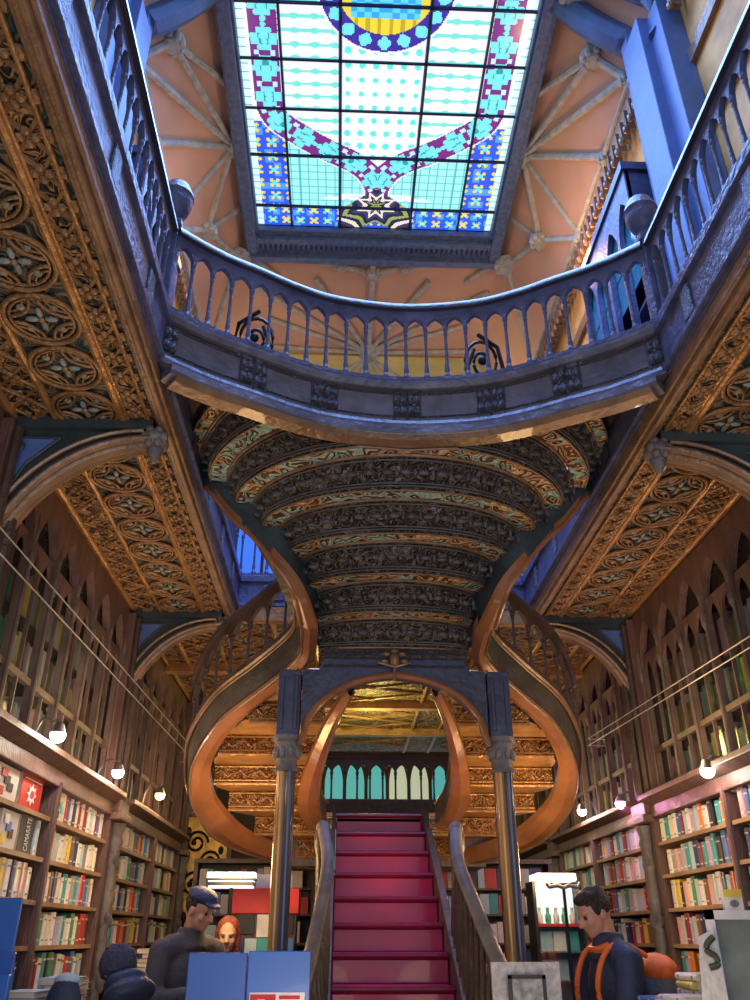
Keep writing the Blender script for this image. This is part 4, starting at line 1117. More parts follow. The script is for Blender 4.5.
# ------------------------------------------------------------------ bulb lamps on the cornices
def spot(x,y,z,m,label,energy,col,rad=.045):
    s=1 if x>0 else -1
    root=tag(empty('spot_lamp',(x+s*.12,y,z-.08)),label,'lamp','small clip-on lamps along the bookcase cornices')
    b=MB(); b.tube([(x+s*.16,y,z-.14),(x+s*.14,y,z),(x+s*.10,y-.02,z+.07),(x+s*.04,y-.02,z+.08),(x+s*.0,y,z+.05)],.008,6); b.ell((x+s*.16,y,z-.13),(.03,.03,.015)); b.build('bracket_arm',M['steel'],root,smooth=True)
    b=MB(); b.lathe([(.02,.06),(.028,.05),(.04,.015),(.045,.0)],14,(x,y,z)); ls_=b.build('lamp_shade',M['steel'],root,smooth=True)
    b=MB(); b.ell((x,y,z-.012),(rad,rad,rad),14,10); b.build('bulb',m,ls_,smooth=True)
    rebase(root)
    ld=bpy.data.lights.new('lamp_light','POINT'); ld.energy=energy; ld.color=col; ld.shadow_soft_size=.05
    lo=bpy.data.objects.new('lamp_light',ld); C.objects.link(lo); lo.location=(x-s*.07,y,z-.03); lo.parent=None
WARM=(1,.62,.34)
LE=9
for x,y,z,m,c,e,lab in ((-2.02,4.98,2.56,'lamp_white',(1,.85,.7),LE,'white glowing spot lamp nearest on the left bookcase cornice'),
    (-2.02,6.45,2.60,'lamp_pink_white',(1,.65,.5),LE,'pinkish spot lamp second along the left cornice'),
    (-2.02,8.05,2.67,'lamp_warm',(1,.5,.2),LE,'orange glowing spot lamp third along the left cornice'),
    (-2.02,10.5,2.74,'lamp_pink_white',(1,.6,.5),LE*.8,'small white spot lamp at the far end of the left cornice'),
    (2.02,8.45,2.60,'lamp_white',(1,.85,.7),LE,'white glowing spot lamp on the right cornice nearest the staircase'),
    (2.02,7.25,2.51,'lamp_pink',(1,.35,.7),LE*.8,'magenta glowing spot lamp on the right cornice'),
    (2.02,5.42,2.46,'lamp_white',(1,.75,.6),LE,'white spot lamp nearest the camera on the right cornice')):
    if m=='lamp_pink_white' and m not in M: M[m]=emis('lamp_glow_soft',(1,.80,.75),9)
    spot(x,y,z,M[m],lab,e,c)
# steel cables
for sx,nm in ((-1,'left'),(1,'right')):
    for dz,w in ((0,'upper'),(-.11 if sx<0 else -.06,'lower')):
        y0c,y1c=3.0,9.6
        z0c,z1c=(3.215,3.35) if sx<0 else (2.98,3.17)
        if sx>0: y1c=7.9
        b=MB(); pts=[(sx*2.0,y0c+(y1c-y0c)*k/20,z0c+dz+(z1c-z0c)*k/20-.0*math.sin(PI*k/20)) for k in range(21)]
        pts=[(sx*2.17,y0c-.02,z0c+dz)]+pts+[(sx*2.17,y1c+.02,z1c+dz)]
        b.tube(pts,.0045,6)
        o=b.build('steel_cable',M['cable'],smooth=True); tag(o,'%s of the two thin pale cables stretched along the %s wall bookcases'%(w,nm),'cable')

# ------------------------------------------------------------------ people
def fuse(mb,name,material,parent,vox=.011,smooth=3):
    me=mb.mesh(name); o=bpy.data.objects.new(name,me); C.objects.link(o)
    r=o.modifiers.new('r','REMESH'); r.mode='VOXEL'; r.voxel_size=vox; r.use_smooth_shade=True
    s_=o.modifiers.new('s','SMOOTH'); s_.iterations=smooth; s_.factor=.5
    dg=bpy.context.evaluated_depsgraph_get(); m2=bpy.data.meshes.new_from_object(o.evaluated_get(dg))
    bpy.data.objects.remove(o); m2.materials.clear()
    mats=material if isinstance(material,list) else [material]
    for m in mats: m2.materials.append(m)
    for p in m2.polygons: p.use_smooth=True
    o=bpy.data.objects.new(name,m2); C.objects.link(o); o.parent=parent; return o
SKIN=mat('skin',(.55,.30,.22),.5,0,0,20,.06,6)
def V(*a): return Vector(a)
def head_parts(b,c,R,k=1.0):
    """head centred at c, R rotates local (x right, y forward, z up)"""
    q=lambda x,y,z: tuple(V(*c)+R@V(x*k,y*k,z*k))
    b.ell(q(0,-.012,.03),(.076*k,.095*k,.095*k),20,14,0,R)
    b.ell(q(0,.022,-.035),(.058*k,.066*k,.075*k),18,12,0,R)
    b.ell(q(0,.062,-.082),(.026*k,.024*k,.022*k),12,8,0,R)          # chin
    b.cap(q(0,.083,.018),q(0,.108,-.022),.010*k,.015*k,10)           # nose
    b.ell(q(-.012,.098,-.026),(.009*k,)*3,8,6); b.ell(q(.012,.098,-.026),(.009*k,)*3,8,6)
    b.ell(q(0,.082,-.050),(.024*k,.012*k,.007*k),12,6,0,R); b.ell(q(0,.080,-.060),(.020*k,.012*k,.008*k),12,6,0,R)
    for s in (-1,1):
        b.ell(q(s*.030,.078,.028),(.024*k,.014*k,.008*k),10,6,0,R)    # brow
        b.ell(q(s*.038,.060,-.022),(.024*k,.022*k,.024*k),10,8,0,R)   # cheek
        b.ell(q(s*.079,-.008,-.005),(.010*k,.020*k,.032*k),10,8,0,R)  # ear
def eyes(root,c,R,k=1.0):
    q=lambda x,y,z: tuple(V(*c)+R@V(x*k,y*k,z*k))
    for s in (-1,1):
        b=MB(); b.ell(q(s*.030,.078,.008),(.0095*k,)*3,10,8); b.build('eye',BLK if s<0 else BLK,root,smooth=True)
def hand(b,w,R,curl=.5,side=1):
    """wrist at w; R: local y = along the fingers, z = back of the hand, x = thumb side*side"""
    q=lambda x,y,z: V(*w)+R@V(x*side,y,z)
    b.ell(tuple(q(0,.045,0)),(.040,.050,.015),12,8,0,R)
    b.cap(q(0,-.02,0),q(0,.03,0),.024,.026,10)
    for i,(x,l) in enumerate(((-.030,.058),(-.010,.072),(.010,.078),(.030,.070))):
        p=q(x,.082,0); a=0; seg=l/2.4
        for j in range(3):
            a+=curl*(.5 if j==0 else .8); n_=p+R@V(0,math.cos(a)*seg,-math.sin(a)*seg); b.cap(p,n_,.0092-.001*j,.0085-.001*j,8); p=n_; seg*=.82
    p=q(.034,.020,-.004); n_=q(.058,.052,-.018); m_=q(.056,.084,-.030); b.cap(p,n_,.013,.011,8); b.cap(n_,m_,.011,.009,8)
CAPM=mat('navy_cap',(.03,.045,.12),.7,0,.4,50,.2,12)
def person(name,label,x,y,h,face,headtilt,headyaw,jacket,trous,hairc,hands,lean=0,hair='short',woman=False,extra=None,group=None):
    root=tag(empty(name,(x,y,0)),label,'person',group)
    k=h/1.75; Rz=Matrix.Rotation(face,3,'Z')       # local +y is the facing direction
    W=lambda a,b_,c: V(x,y,0)+Rz@V(a*k,b_*k+(lean*max(0,c-.9)),c*k)
    hipz=.90; shz=1.42; hw=.17 if woman else .20
    body=MB()
    neck=W(0,-.01,1.47); hc=W(0,.055,1.605); HR=Rz@Matrix.Rotation(headyaw,3,'Z')@Matrix.Rotation(-headtilt,3,'X')
    head_parts(body,hc,HR,k)
    body.cap(W(0,-.02,1.40),hc+HR@V(0,-.03*k,-.05*k),.056*k,.052*k)
    body.ell(tuple(W(0,0,1.25)),(.16*k,.10*k,.20*k),16,10,0,Rz); body.ell(tuple(W(0,0,.95)),(.15*k,.11*k,.15*k),16,10,0,Rz)
    elb=[];wr=[]
    for s,(el,wrp) in zip((-1,1),hands):
        S=W(s*hw,-.01,1.38); E_=W(*el); H_=W(*wrp); elb.append(E_); wr.append(H_)
        body.cap(W(s*.08,0,1.38),S,.06*k,.052*k); body.cap(S,E_,.050*k,.040*k); body.cap(E_,H_,.040*k,.027*k)
        d=(H_-E_).normalized(); xa=d.cross(V(0,0,1)); xa.normalize(); za=xa.cross(d); Rm=Matrix((xa,d,za)).transposed()
        hand(body,tuple(H_+d*.02),Rm,.5,-s)
    for s in (-1,1):
        body.cap(W(s*.09,0,.90),W(s*.10,.02,.50),.082*k,.058*k); body.cap(W(s*.10,.02,.50),W(s*.10,-.01,.09),.056*k,.036*k); body.cap(W(s*.10,-.02,.06),W(s*.11,.12,.035),.035*k,.028*k)
    bo=fuse(body,'body',SKIN,root,.008,2)
    eyes(bo,hc,HR,k)
    j=MB()
    j.ell(tuple(W(0,-.01,1.24)),(.205*k,.145*k,.24*k),20,12,0,Rz); j.ell(tuple(W(0,0,1.02)),(.195*k,.15*k,.22*k),20,12,0,Rz); j.ell(tuple(W(0,0,.86)),(.20*k,.15*k,.12*k),20,12,0,Rz)
    j.cap(W(-hw*.9,-.01,1.37),W(hw*.9,-.01,1.37),.075*k,.075*k)
    j.lathe([(.12*k,0),(.095*k,.06*k),(.085*k,.10*k),(.082*k,.125*k)],16,tuple(W(0,-.0,1.39))); j.cap(W(-.12,-.01,1.395),W(.12,-.01,1.395),.085*k,.085*k)
    for i,s in enumerate((-1,1)):
        j.cap(W(s*hw,-.01,1.38),elb[i],.075*k,.062*k); j.cap(elb[i],elb[i].lerp(wr[i],.86),.060*k,.046*k)
        for t in (.3,.6): j.ell(tuple(elb[i].lerp(wr[i],t)),.062*k*(1-.2*t),12,8)
    jo=fuse(j,'jacket',jacket,root,.012,3)
    t_=MB()
    t_.ell(tuple(W(0,0,.86)),(.17*k,.125*k,.12*k),16,10,0,Rz)
    for s in (-1,1): t_.cap(W(s*.09,0,.86),W(s*.10,.02,.50),.098*k,.078*k); t_.cap(W(s*.10,.02,.50),W(s*.10,-.01,.08),.076*k,.066*k)
    fuse(t_,'trousers',trous,root,.014,2)
    for s in (-1,1):
        b=MB(); b.ell(tuple(W(s*.10,-.03,.05)),(.045*k,.06*k,.05*k),12,8,0,Rz); b.cap(W(s*.10,-.04,.035),W(s*.115,.14,.035),.038*k,.036*k); fuse(b,'shoe',BLK,root,.01,1)
    hb=MB(); q=lambda a,b_,c: tuple(V(*hc)+HR@V(a*k,b_*k,c*k))
    if hair=='short':
        hb.ell(q(0,-.028,.048),(.086*k,.094*k,.092*k),18,12,0,HR); hb.ell(q(0,.015,.095),(.070*k,.070*k,.038*k),16,8,0,HR)
        for i in range(22):
            a=i*2.4; hb.ell(q(.062*math.cos(a),-.02+.066*math.sin(a),.085+.03*math.sin(i*1.7)),(.026*k,.026*k,.022*k),8,6,0,HR)
        for s in (-1,1): hb.ell(q(s*.074,.006,.022),(.014*k,.026*k,.03*k),8,6,0,HR)
    elif hair=='long':
        hb.ell(q(0,-.028,.045),(.090*k,.098*k,.096*k),18,12,0,HR)
        for s in (-1,1): hb.cap(q(s*.070,-.01,.03),q(s*.078,-.02,-.13),.03*k,.024*k)
        hb.cap(q(0,-.075,.02),q(0,-.08,-.14),.06*k,.045*k)
    elif hair=='hood':
        hb.ell(q(0,-.03,.035),(.105*k,.115*k,.105*k),18,12,0,HR)
        hd=MB(); hd.ell(q(0,-.06,-.09),(.14*k,.11*k,.06*k),18,10,0,HR); hd.ell(q(0,-.07,-.16),(.17*k,.13*k,.07*k),18,10,0,HR); fuse(hd,'jacket_hood',jacket,root,.011,2)
    if hair=='cap':
        hb.ell(q(0,-.028,.035),(.084*k,.092*k,.085*k),18,12,0,HR)
        cb=MB(); cb.ell(q(0,-.015,.085),(.095*k,.108*k,.055*k),18,10,0,HR); cb.ell(q(0,.085,.062),(.065*k,.055*k,.012*k),14,6,0,HR); fuse(cb,'flat_cap',CAPM,root,.009,2)
    fuse(hb,'hair' if hair!='hood' else 'knitted_hat',hairc,root,.009,2)
    if extra: extra(root,W,Rz,k,hc,HR)
    rebase(root); return root
JB=mat('charcoal_coat',(.055,.055,.065),.75,0,.3,60,.2,8); JN=mat('navy_jacket',(.02,.035,.09),.6,0,.3,50,.25,8); JD=mat('dark_trousers',(.03,.03,.05),.8,0,.2,60,.2,8)
HB=mat('dark_hair',(.025,.018,.015),.5,0,.8,90,.3,20); HR_=mat('auburn_hair',(.22,.05,.03),.5,0,.8,90,.3,20); HG=mat('navy_knit',(.05,.055,.11),.9,0,1,60,.3,12)
JR=mat('maroon_coat',(.16,.03,.05),.7,0,.3,50,.2,8)
down=((-.27,.06,1.12),(-.20,.30,1.06))
person('person','man in dark cap and charcoal coat looking down, behind the blue panel',-1.37,6.2,1.80,-2.35,.35,.2,JB,JD,HB,[((-.28,.08,1.12),(-.10,.34,1.14)),((.28,.08,1.12),(.10,.34,1.16))],lean=.14,hair='cap')
person('person','woman with auburn hair in dark clothes half hidden behind the man in charcoal coat',-1.13,6.75,1.64,PI-.2,.15,.25,JB,JD,HR_,[((-.24,.06,1.1),(-.10,.30,1.12)),((.24,.06,1.1),(.10,.30,1.12))],hair='long',woman=True)
def backpack(root,W,Rz,k,hc,HR):
    OR=mat('orange_fabric',(.85,.17,.03),.6,0,.2,40,.15,8); GR=mat('grey_fabric',(.13,.14,.17),.7,0,.3,50,.2,8)
    b=MB(); b.ell(tuple(W(0,-.25,1.17)),(.17*k,.11*k,.25*k),18,12,0,Rz); b.ell(tuple(W(0,-.24,1.0)),(.165*k,.11*k,.14*k),16,10,0,Rz); fuse(b,'backpack_body',GR,root,.013,2)
    b=MB(); b.ell(tuple(W(0,-.26,1.33)),(.165*k,.10*k,.085*k),16,10,0,Rz); b.ell(tuple(W(0,-.34,1.12)),(.10*k,.05*k,.12*k),14,10,0,Rz); fuse(b,'backpack_flap',OR,root,.011,2)
    for s in (-1,1):
        b=MB(); b.tube(crom([W(s*.11,-.16,1.40),W(s*.12,-.02,1.46),W(s*.13,.10,1.40),W(s*.14,.165,1.22),W(s*.17,.10,1.02),W(s*.15,-.12,.95)],6),.015*k,8); b.build('backpack_strap',OR,root,smooth=True)
    b=MB(); b.tube(crom([W(-.08,.03,1.45),W(-.05,.08,1.43),W(.05,.08,1.43),W(.08,.03,1.45)],6),.022*k,8); b.build('orange_collar',OR,root,smooth=True)
person('person','person in navy jacket with orange and grey backpack browsing on the right',1.19,5.15,1.76,PI/2+.15,.40,.1,JN,JD,HB,[((-.27,.08,1.12),(-.14,.36,1.10)),((.27,.08,1.12),(.14,.36,1.12))],lean=.06,extra=backpack)
person('person','short person in navy padded jacket and knitted hat bending over the left table',-1.40,4.66,1.47,PI*.3,.5,0,JN,JD,HG,[((-.27,.08,1.12),(-.16,.32,1.04)),((.27,.08,1.12),(.16,.32,1.04))],hair='hood')

# ------------------------------------------------------------------ display furniture
# blue display panels in front of the man
BP=mat('blue_display_card',(.04,.16,.62),.35,0,0,10,.06,2,.2); BP2=mat('blue_display_card_deep',(.035,.12,.50),.35,0,0,10,.06,2,.2)
root=tag(empty('display_stand',(-.74,4.2,0)),'wide blue display stand standing left of the red steps','display')
b=MB(); b.box(-1.01,-.75,4.19,4.215,1.0,1.438); b.build('left_board',BP2,root,bevel=.004)
b=MB(); b.box(-.745,-.47,4.18,4.205,1.0,1.445); b.build('right_board',BP,root,bevel=.004)
for xx in (-.98,-.5):
    b=MB(); b.box(xx-.02,xx+.02,4.22,4.25,0,1.42); b.box(xx-.04,xx+.04,4.05,4.45,0,.03); b.build('post',M['black'],root)
b=MB(); b.box(-1.02,-.46,4.02,4.19,1.0,1.02); b.box(-1.0,-.48,4.20,4.24,1.08,1.12); b.build('ledge',M['black'],root)
rebase(root)
root=tag(empty('magazine',(-.60,4.09,1.02)),'red and white magazine propped in front of the blue display stand','magazine')
b=MB(); b.add([(-.73,4.09,1.02),(-.49,4.09,1.02),(-.49,4.17,1.287),(-.73,4.17,1.287),(-.73,4.10,1.02),(-.49,4.10,1.02),(-.49,4.18,1.287),(-.73,4.18,1.287)],[(0,1,2,3),(4,7,6,5),(0,4,5,1),(3,2,6,7),(0,3,7,4),(1,5,6,2)]); b.build('cover',WHTM,root)
def mq(x0,x1,z0,z1,m,d=.003):
    yy=lambda z:4.09+.08*(z-1.02)/.267-d
    b=MB(); b.add([(x0,yy(z0),z0),(x1,yy(z0),z0),(x1,yy(z1),z1),(x0,yy(z1),z1)],[(0,1,2,3)]); o=b.build('print',m,root); s_=o.modifiers.new('s','SOLIDIFY'); s_.thickness=.002
mq(-.725,-.615,1.03,1.28,REDM); mq(-.695,-.66,1.2,1.262,WHTM,.006); mq(-.61,-.50,1.10,1.25,mat('print_brown',(.25,.15,.1),.5)); mq(-.60,-.51,1.262,1.275,REDM)
rebase(root)
# reading lamp + red kiosk of books at the left of the column
root=tag(empty('standing_lamp',(-1.15,6.78,0)),'standing lamp with flat white and black striped shade left of the column','lamp')
b=MB(); b.lathe([(.14,0),(.14,.02),(.02,.04),(.015,.06)],16,(-1.15,6.78,0)); b.tube([(-1.15,6.78,.03),(-1.15,6.78,1.84)],.014,8); b.build('pole',M['black'],root)
b=MB(); b.box(-1.32,-.98,6.70,6.86,1.835,1.86); b.box(-1.33,-.97,6.69,6.87,1.868,1.885); b.build('shade_band',M['black'],root)
b=MB(); b.box(-1.325,-.975,6.695,6.865,1.885,1.925); b.box(-1.315,-.985,6.705,6.855,1.858,1.87); b.box(-1.31,-.99,6.71,6.85,1.822,1.836); b.build('lamp_shade',emis('shade_glow',(.85,.92,1),1.6),root)
rebase(root)
root=tag(empty('book_kiosk',(-.98,7.3,0)),'red headed book kiosk with dark posters behind the left column','kiosk')
b=MB(); b.box(-1.16,-.68,7.2,7.5,0,1.66); b.build('body',M['darkwood'],root)
b=MB(); b.box(-1.18,-.66,7.17,7.5,1.66,1.84); b.build('red_header',REDM,root,bevel=.005)
b=MB(); b.box(-1.14,-.72,7.18,7.2,1.84,1.94); b.build('top_card',mat('lilac_card',(.30,.32,.55),.5),root)
for (x0,x1,z0,z1,m) in ((-1.15,-1.0,1.52,1.65,BLK),(-.98,-.86,1.50,1.655,WHTM),(-.85,-.70,1.52,1.65,BLK)):
    b=MB(); b.box(x0,x1,7.185,7.2,z0,z1); b.build('poster',m,root)
rebase(root)
for r_,z in enumerate((1.36,1.20)):
    for k in range(5):
        book(['navy','azure','teal','white','blue','white','grey','navy','azure','white'][r_*5+k],(-1.145+k*.093,7.10,z),(.085,.02,.13),0,'%s book in the red headed kiosk, %s row, number %s from left'%(['navy','azure','teal','white','blue','white','grey','navy','azure','white'][r_*5+k],['upper','lower'][r_],['one','two','three','four','five'][k]),'books of the red kiosk')
b=MB(); b.box(-1.16,-.68,7.05,7.2,1.34,1.36); b.box(-1.16,-.68,7.05,7.2,1.18,1.20); b.box(-1.16,-.68,7.05,7.2,0,.6); b.box(-1.16,-.68,7.18,7.2,.6,1.5); b.box(-1.16,-1.14,7.05,7.2,.6,1.36); b.box(-.70,-.68,7.05,7.2,.6,1.36); o=b.build('kiosk_rack',M['darkwood']); tag(o,'dark rack with two ledges fronting the red headed kiosk','rack')
# gilded scroll panel
root=tag(empty('gilded_panel',(-1.98,10.2,0)),'tall gilded panel with dark curling scrollwork beside the left bookcases','panel')
PX=-1.98
def gp(x): return x
b=MB(); b.box(-2.12,-1.62,10.18,10.22,0,2.72); b.build('panel_ground',mat('gilt_panel',(.60,.42,.10),.4,.4,.7,20,.35,5),root)
for k,(cx,cz,r0,dr) in enumerate(((-1.98,2.45,.13,1),(-1.80,2.25,.12,-1),(-1.98,2.02,.14,1),(-1.80,1.80,.13,-1),(-1.95,1.58,.14,1),(-1.8,1.35,.12,-1))):
    pts=[]
    for j in range(26):
        a=j/25*PI*3; r=r0*(1-.75*j/25); pts.append((cx+dr*r*math.cos(a),10.16,cz+r*math.sin(a)))
    b=MB(); b.tube(pts,.016,6); b.ell(pts[-1],.03); b.ell((cx-dr*.10,10.16,cz+.12),(.03,.02,.045)); b.build('scroll',M['iron'] if k!=3 else M['gold'],root,smooth=True)
b=MB(); b.box(-2.15,-2.11,10.14,10.24,0,2.75); b.box(-1.63,-1.59,10.14,10.24,0,2.75); b.box(-2.15,-1.59,10.14,10.24,2.72,2.76); b.build('panel_frame',M['brown'],root,bevel=.006)
rebase(root)
# lit display case on the right
root=tag(empty('display_case',(1.24,6.75,0)),'bright white lit display case with green items right of the column','display case')
b=MB(); b.box(1.08,1.40,6.75,6.80,0,1.86); b.box(1.06,1.08,6.55,6.80,0,1.86); b.box(1.40,1.42,6.55,6.80,0,1.86); b.box(1.06,1.42,6.55,6.80,0,.3); b.build('case_frame',M['black'],root)
b=MB(); b.box(1.085,1.395,6.73,6.748,1.58,1.84); b.build('lit_back_panel',emis('case_light',(.85,.95,.95),.9),root)
b=MB(); b.box(1.09,1.39,6.54,6.80,1.86,1.915); b.build('lit_top',emis('case_top_light',(.95,.97,1),1.0),root,bevel=.012)
b=MB(); b.box(1.08,1.40,6.56,6.75,1.565,1.585); b.build('red_shelf',REDM,root)
for z in (1.40,1.22,1.05): 
    b=MB(); b.box(1.08,1.40,6.56,6.75,z,z+.012); b.build('shelf',M['steel'],root)
b=MB(); b.box(1.085,1.395,6.73,6.748,.3,1.56); b.build('blue_back_panel',mat('case_blue',(.16,.42,.62),.5,0,0,10,.2,9),root)
b=MB(); b.box(1.08,1.40,6.545,6.55,.3,1.85); b.build('glass_front',M['glass'],root)
rebase(root)
GRM=mat('green_ware',(.08,.45,.28),.4)
for k in range(5):
    x=1.12+k*.06; b=MB(); b.lathe([(.016,0),(.022,.02),(.024,.05),(.012,.07),(.012,.10),(.016,.105)],12,(x,6.66,1.585)); o=b.build('souvenir_jar',GRM if k%2 else WHTM,smooth=True); tag(o,'small %s jar on the red shelf of the lit display case, %s from the left'%('green' if k%2 else 'white',['first','second','third','fourth','fifth'][k]),'jar','jars in the lit case')
for k in range(6):
    z=[1.412,1.412,1.412,1.232,1.232,1.232][k]; x=1.10+(k%3)*.095; c=['azure','white','teal','white','azure','navy'][k]
    book(c,(x,6.60,z),(.085,.05,.125),0,'%s book in the lit display case, %s ledge, %s'%(c,['upper','lower'][k//3],['leftmost','middle','rightmost'][k%3]),'books in the lit case')
root=tag(empty('floor_stand',(1.20,6.2,0)),'thin black pole stand with curved crossbar before the white display case','stand')
b=MB(); b.lathe([(.12,0),(.12,.02),(.02,.035)],16,(1.20,6.2,0)); b.tube([(1.20,6.2,.02),(1.20,6.2,1.80)],.011,8); b.build('pole',M['black'],root)
b=MB(); b.tube([(1.08,6.2,1.83),(1.10,6.2,1.805),(1.16,6.2,1.815),(1.20,6.2,1.80),(1.24,6.2,1.815),(1.30,6.2,1.805),(1.32,6.2,1.83)],.014,8); b.build('crossbar',M['stone'],root,smooth=True)
rebase(root)
# sign board with small framed picture
root=tag(empty('display_board',(.575,4.65,0)),'pale grey display board right of the steps','display')
b=MB(); b.box(.41,.75,4.64,4.665,.9,1.39); b.build('board',mat('pale_board',(.50,.50,.54),.6,0,.5,60,.3,30),root)
for xx in (.44,.72):
    b=MB(); b.box(xx-.015,xx+.015,4.66,4.69,0,1.3); b.box(xx-.03,xx+.03,4.5,4.8,0,.025); b.build('post',M['black'],root)
b=MB(); b.box(.43,.73,4.56,4.64,1.02,1.04); b.build('ledge',M['black'],root)
rebase(root)
root=tag(empty('picture_frame',(.575,4.6,1.04)),'small dark framed picture standing on the pale grey board ledge','picture')
b=MB()
for (x0,x1,z0,z1) in ((.484,.50,1.04,1.336),(.65,.666,1.04,1.336),(.484,.666,1.04,1.056),(.484,.666,1.32,1.336)): b.box(x0,x1,4.59,4.615,z0,z1)
b.build('frame',BLK,root)
b=MB(); b.box(.50,.65,4.60,4.612,1.056,1.32); b.build('picture',mat('faded_print',(.32,.34,.38),.6,0,0,20,.6,25),root); rebase(root)
# white poster with dark curve + grey panel at the right edge
root=tag(empty('poster_stand',(1.22,3.8,0)),'white poster on a grey green panel stand at the lower right edge','sign')
b=MB(); b.box(1.22,1.62,3.83,3.85,.9,1.575,0,0,0); b.build('grey_panel',mat('grey_green_panel',(.20,.24,.23),.6),root)
b=MB(); b.box(1.20,1.232,3.815,3.84,.9,1.60); b.box(1.20,1.63,3.815,3.84,1.565,1.60); b.build('white_border',WHTM,root)
b=MB(); b.hexa([(1.08,3.80,.9),(1.24,3.80,.9),(1.24,3.815,.9),(1.08,3.815,.9)],[(1.15,3.80,1.50),(1.215,3.80,1.53),(1.215,3.815,1.53),(1.15,3.815,1.50)]); b.build('white_sheet',mat('sheet_white',(.72,.72,.70),.6,0,.4,30,.15,12),root)
b=MB(); b.tube(crom([(1.205,3.795,1.50),(1.175,3.795,1.475),(1.17,3.795,1.45),(1.20,3.795,1.43),(1.205,3.795,1.40),(1.17,3.795,1.39)],5),.013,8); b.build('curved_letter',mat('dark_olive',(.07,.08,.05),.6),root)
for xx in (1.26,1.58):
    b=MB(); b.box(xx-.015,xx+.015,3.85,3.88,0,1.5); b.box(xx-.03,xx+.03,3.7,4.0,0,.025); b.build('post',M['black'],root)
rebase(root)
root=tag(empty('booklet',(1.32,3.84,1.60)),'cream and yellow booklet standing on top of the poster stand','booklet')
b=MB(); b.box(1.29,1.37,3.82,3.845,1.60,1.68); b.build('cover',WHTM,root); b=MB(); b.box(1.291,1.369,3.815,3.82,1.65,1.68); b.build('yellow_band',YLM,root); b=MB(); b.ell((1.33,3.816,1.625),(.02,.004,.014)); b.build('print',M['stone'],root); rebase(root)
# blue upright boards at the left edge
root=tag(empty('display_stand',(-1.87,4.2,0)),'tall blue stepped display stand at the lower left edge of view','display')
for (x0,x1,y,z0,z1,m) in ((-1.98,-1.80,4.24,.2,1.66,BP),(-2.0,-1.76,4.16,.2,1.44,BP2),(-2.02,-1.74,4.08,.2,1.36,BP)):
    b=MB(); b.box(x0,x1,y,y+.02,z0,z1,0,0,0); b.build('blue_board',m,root,bevel=.004)
b=MB(); b.box(-2.04,-1.74,4.05,4.3,0,.2); b.build('plinth',BP2,root)
b=MB(); b.box(-1.90,-1.82,4.10,4.14,1.44,1.60); b.build('pale_card',WHTM,root) if False else None
rebase(root)
# tall books on the left next to the blue stand (dark spine with pale capital letters)
# tables with stacks of books
def table(name,x0,x1,y0,y1,h,label):
    root=tag(empty(name,((x0+x1)/2,(y0+y1)/2,0)),label,'table')
    b=MB(); b.box(x0,x1,y0,y1,h-.03,h); b.build('table_top',M['brown'],root,bevel=.006)
    for x in (x0+.04,x1-.04):
        for y in (y0+.04,y1-.04):
            b=MB(); b.lathe([(.025,0),(.03,.1),(.022,.2),(.03,h-.15),(.03,h-.03)],10,(x,y,0)); b.build('leg',M['brown'],root,smooth=True)
    b=MB(); b.box(x0+.03,x1-.03,y0+.03,y1-.03,h-.10,h-.03); b.build('apron',M['brown'],root); rebase(root)
table('display_table',-2.04,-1.62,4.4,5.35,1.08,'wooden table with stacks of books at the lower left')
table('display_table',1.12,1.62,4.25,4.75,1.16,'wooden table with scattered booklets at the lower right')
def stack(x,y,z,n,cols,lab,w=.17,d=.24):
    for k in range(n):
        c=cols[k%len(cols)]; t=random.uniform(.022,.034); a=random.uniform(-.12,.12)
        # lying flat: thickness axis y -> z
        o=bpy.data.objects.new('book',getbook(c)); C.objects.link(o)
        o.scale=(w,t,d); o.rotation_euler=(-PI/2,0,PI/2+a) if False else (PI/2,0,a)
        o.location=(x-.5*w,y+d*.5,z); 
        ordw=['bottom','second','third','fourth','fifth','sixth','seventh','eighth','ninth'][k] if k<n-1 else 'topmost'
        tag(o,'%s book lying %s in the %s'%(c,ordw,lab),'book','stacked books'); z+=t+.001
stack(-1.80,4.60,1.08,7,['white','teal','white','green','white','navy','azure'],'pile at the front of the left table')
stack(-1.74,4.90,1.08,8,['azure','white','red','white','navy','white','grey'],'taller left table pile beside the knitted hat person')
stack(-1.80,5.18,1.08,8,['grey','blue','white','maroon','white','navy','white','red'],'rear pile on the left table')
stack(1.28,4.40,1.16,4,['azure','white','cream','white'],'low pile on the right table front')
stack(1.45,4.60,1.16,6,['white','cream','grey','white','yellow','white'],'pile on the right table rear')
stack(1.25,4.62,1.16,3,['white','orange','blue'],'small pile left on the right table')
# low table with stacks behind at the left
table('display_table',-2.0,-1.62,7.2,8.6,1.15,'wooden table under the left middle bookcase with stacks of books')
stack(-1.78,7.4,1.15,9,['navy','white','maroon','white','teal','white','grey'],'nearest pile on the table below the middle left bookcase')
stack(-1.80,7.75,1.15,9,['azure','brown','white','navy','orange','white'],'second pile on the table below the middle left bookcase')
stack(-1.80,8.1,1.15,7,['white','cream','white','teal'],'third pile on the table below the middle left bookcase')
bag=tag(empty('shoulder_bag',(-1.63,4.27,0)),'dark blue padded bag with red trim beside the person in knitted hat','bag')
b=MB(); b.ell((-1.60,4.44,1.20),(.085,.07,.15),18,12); b.ell((-1.60,4.44,1.12),(.10,.08,.09),18,12); b.ell((-1.60,4.37,1.14),(.065,.035,.07),14,10); fuse(b,'bag_body',JN,bag,.011,2)
b=MB(); b.tube(crom([(-1.66,4.345,1.20),(-1.60,4.325,1.215),(-1.54,4.345,1.20)],6),.006,8); b.ell((-1.56,4.33,1.17),(.014,.008,.03)); b.build('red_trim',REDM,bag,smooth=True)
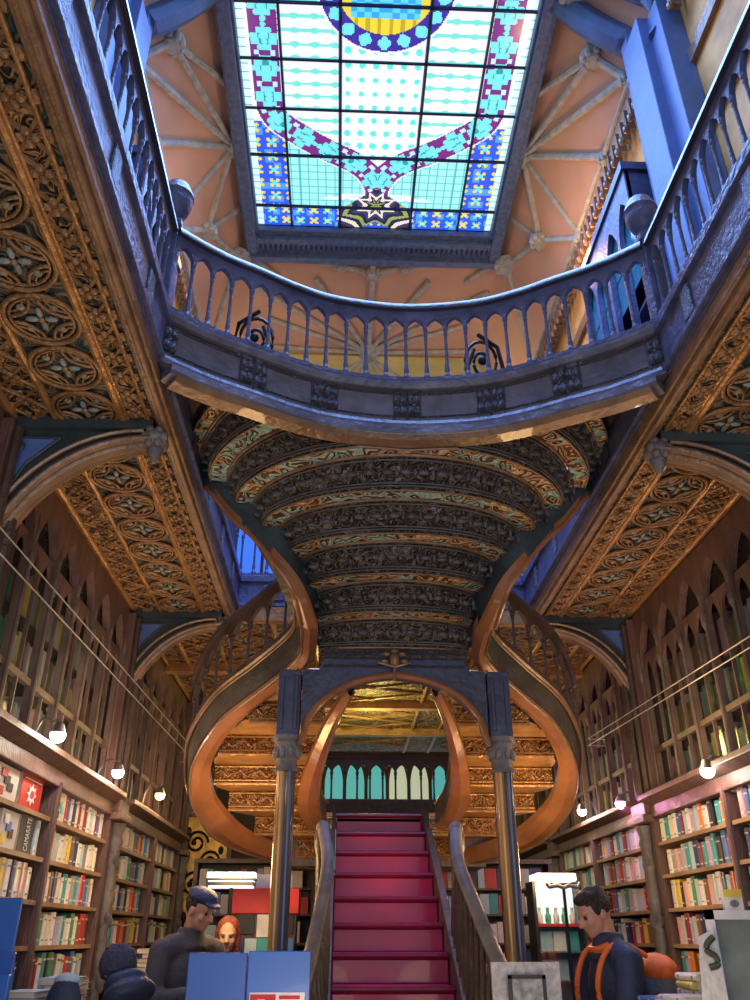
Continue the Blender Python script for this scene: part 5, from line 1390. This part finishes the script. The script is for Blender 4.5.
b=MB(); b.ell((-1.60,4.45,1.325),(.06,.05,.03),14,8); b.build('pale_top',mat('pale_blue_cloth',(.35,.48,.58),.7),bag,smooth=True)
rebase(bag)

# ------------------------------------------------------------------ light
def area(name,loc,rot,sx,sy,e,col):
    ld=bpy.data.lights.new(name,'AREA'); ld.shape='RECTANGLE'; ld.size=sx; ld.size_y=sy; ld.energy=e; ld.color=col
    o=bpy.data.objects.new(name,ld); C.objects.link(o); o.location=loc; o.rotation_euler=rot; return o
def point(name,loc,e,col,r=.1):
    ld=bpy.data.lights.new(name,'POINT'); ld.energy=e; ld.color=col; ld.shadow_soft_size=r
    o=bpy.data.objects.new(name,ld); C.objects.link(o); o.location=loc; return o
sl=area('skylight_daylight',(0,5.3,ZC-.3),(0,0,0),3.3,6.6,600,(.22,.40,1)); sl.data.spread=2.3
area('entrance_daylight',(0,-2.0,2.6),(PI/2+.25,0,0),4.0,3.6,60,(.72,.80,1))
for sx in (-1,1):
    for y,e_,c_ in ((1.6,6,(1,.78,.55)),(3.2,8,(1,.72,.45)),(5.6,12,(1,.60,.28)),(8.6,9,(1,.62,.32))): point('cornice_fill',(sx*1.75,y,2.75),e_,c_,.25)  # added fills beside the cornice lamps, without fittings, to warm the soffits
    point('upper_fill',(sx*2.2,7.2,8.6),30 if sx<0 else 62,(1,.52,.18),.2)  # added warm fills for the ceiling; the upper walls carry no fittings
    point('upper_fill',(sx*2.1,3.0,8.3),10,(1,.62,.35),.2)
    point('upper_fill',(sx*1.6,11.0,9.2),24,(1,.70,.35),.2)
    point('stair_lamp',(sx*1.15,6.3,1.95),26,(1,.62,.26),.15)
point('rear_gallery_fill',(0,10.3,3.6),45,(1,.82,.22),.2)  # added yellow fill for the rear soffit, hung without a fitting
point('front_fill',(-.5,3.3,1.0),17,(1,.74,.50),.3); point('front_fill',(.5,3.3,1.0),17,(1,.74,.50),.3)  # added unseen fills that brighten the upper flight from below
w=bpy.data.worlds.new('world'); bpy.context.scene.world=w; w.use_nodes=True
w.node_tree.nodes['Background'].inputs[0].default_value=(.78,.82,1,1); w.node_tree.nodes['Background'].inputs[1].default_value=.42
vs_=bpy.context.scene.view_settings; vs_.view_transform='Standard'; vs_.look='None'; vs_.exposure=.12; vs_.gamma=1; vs_.use_curve_mapping=False
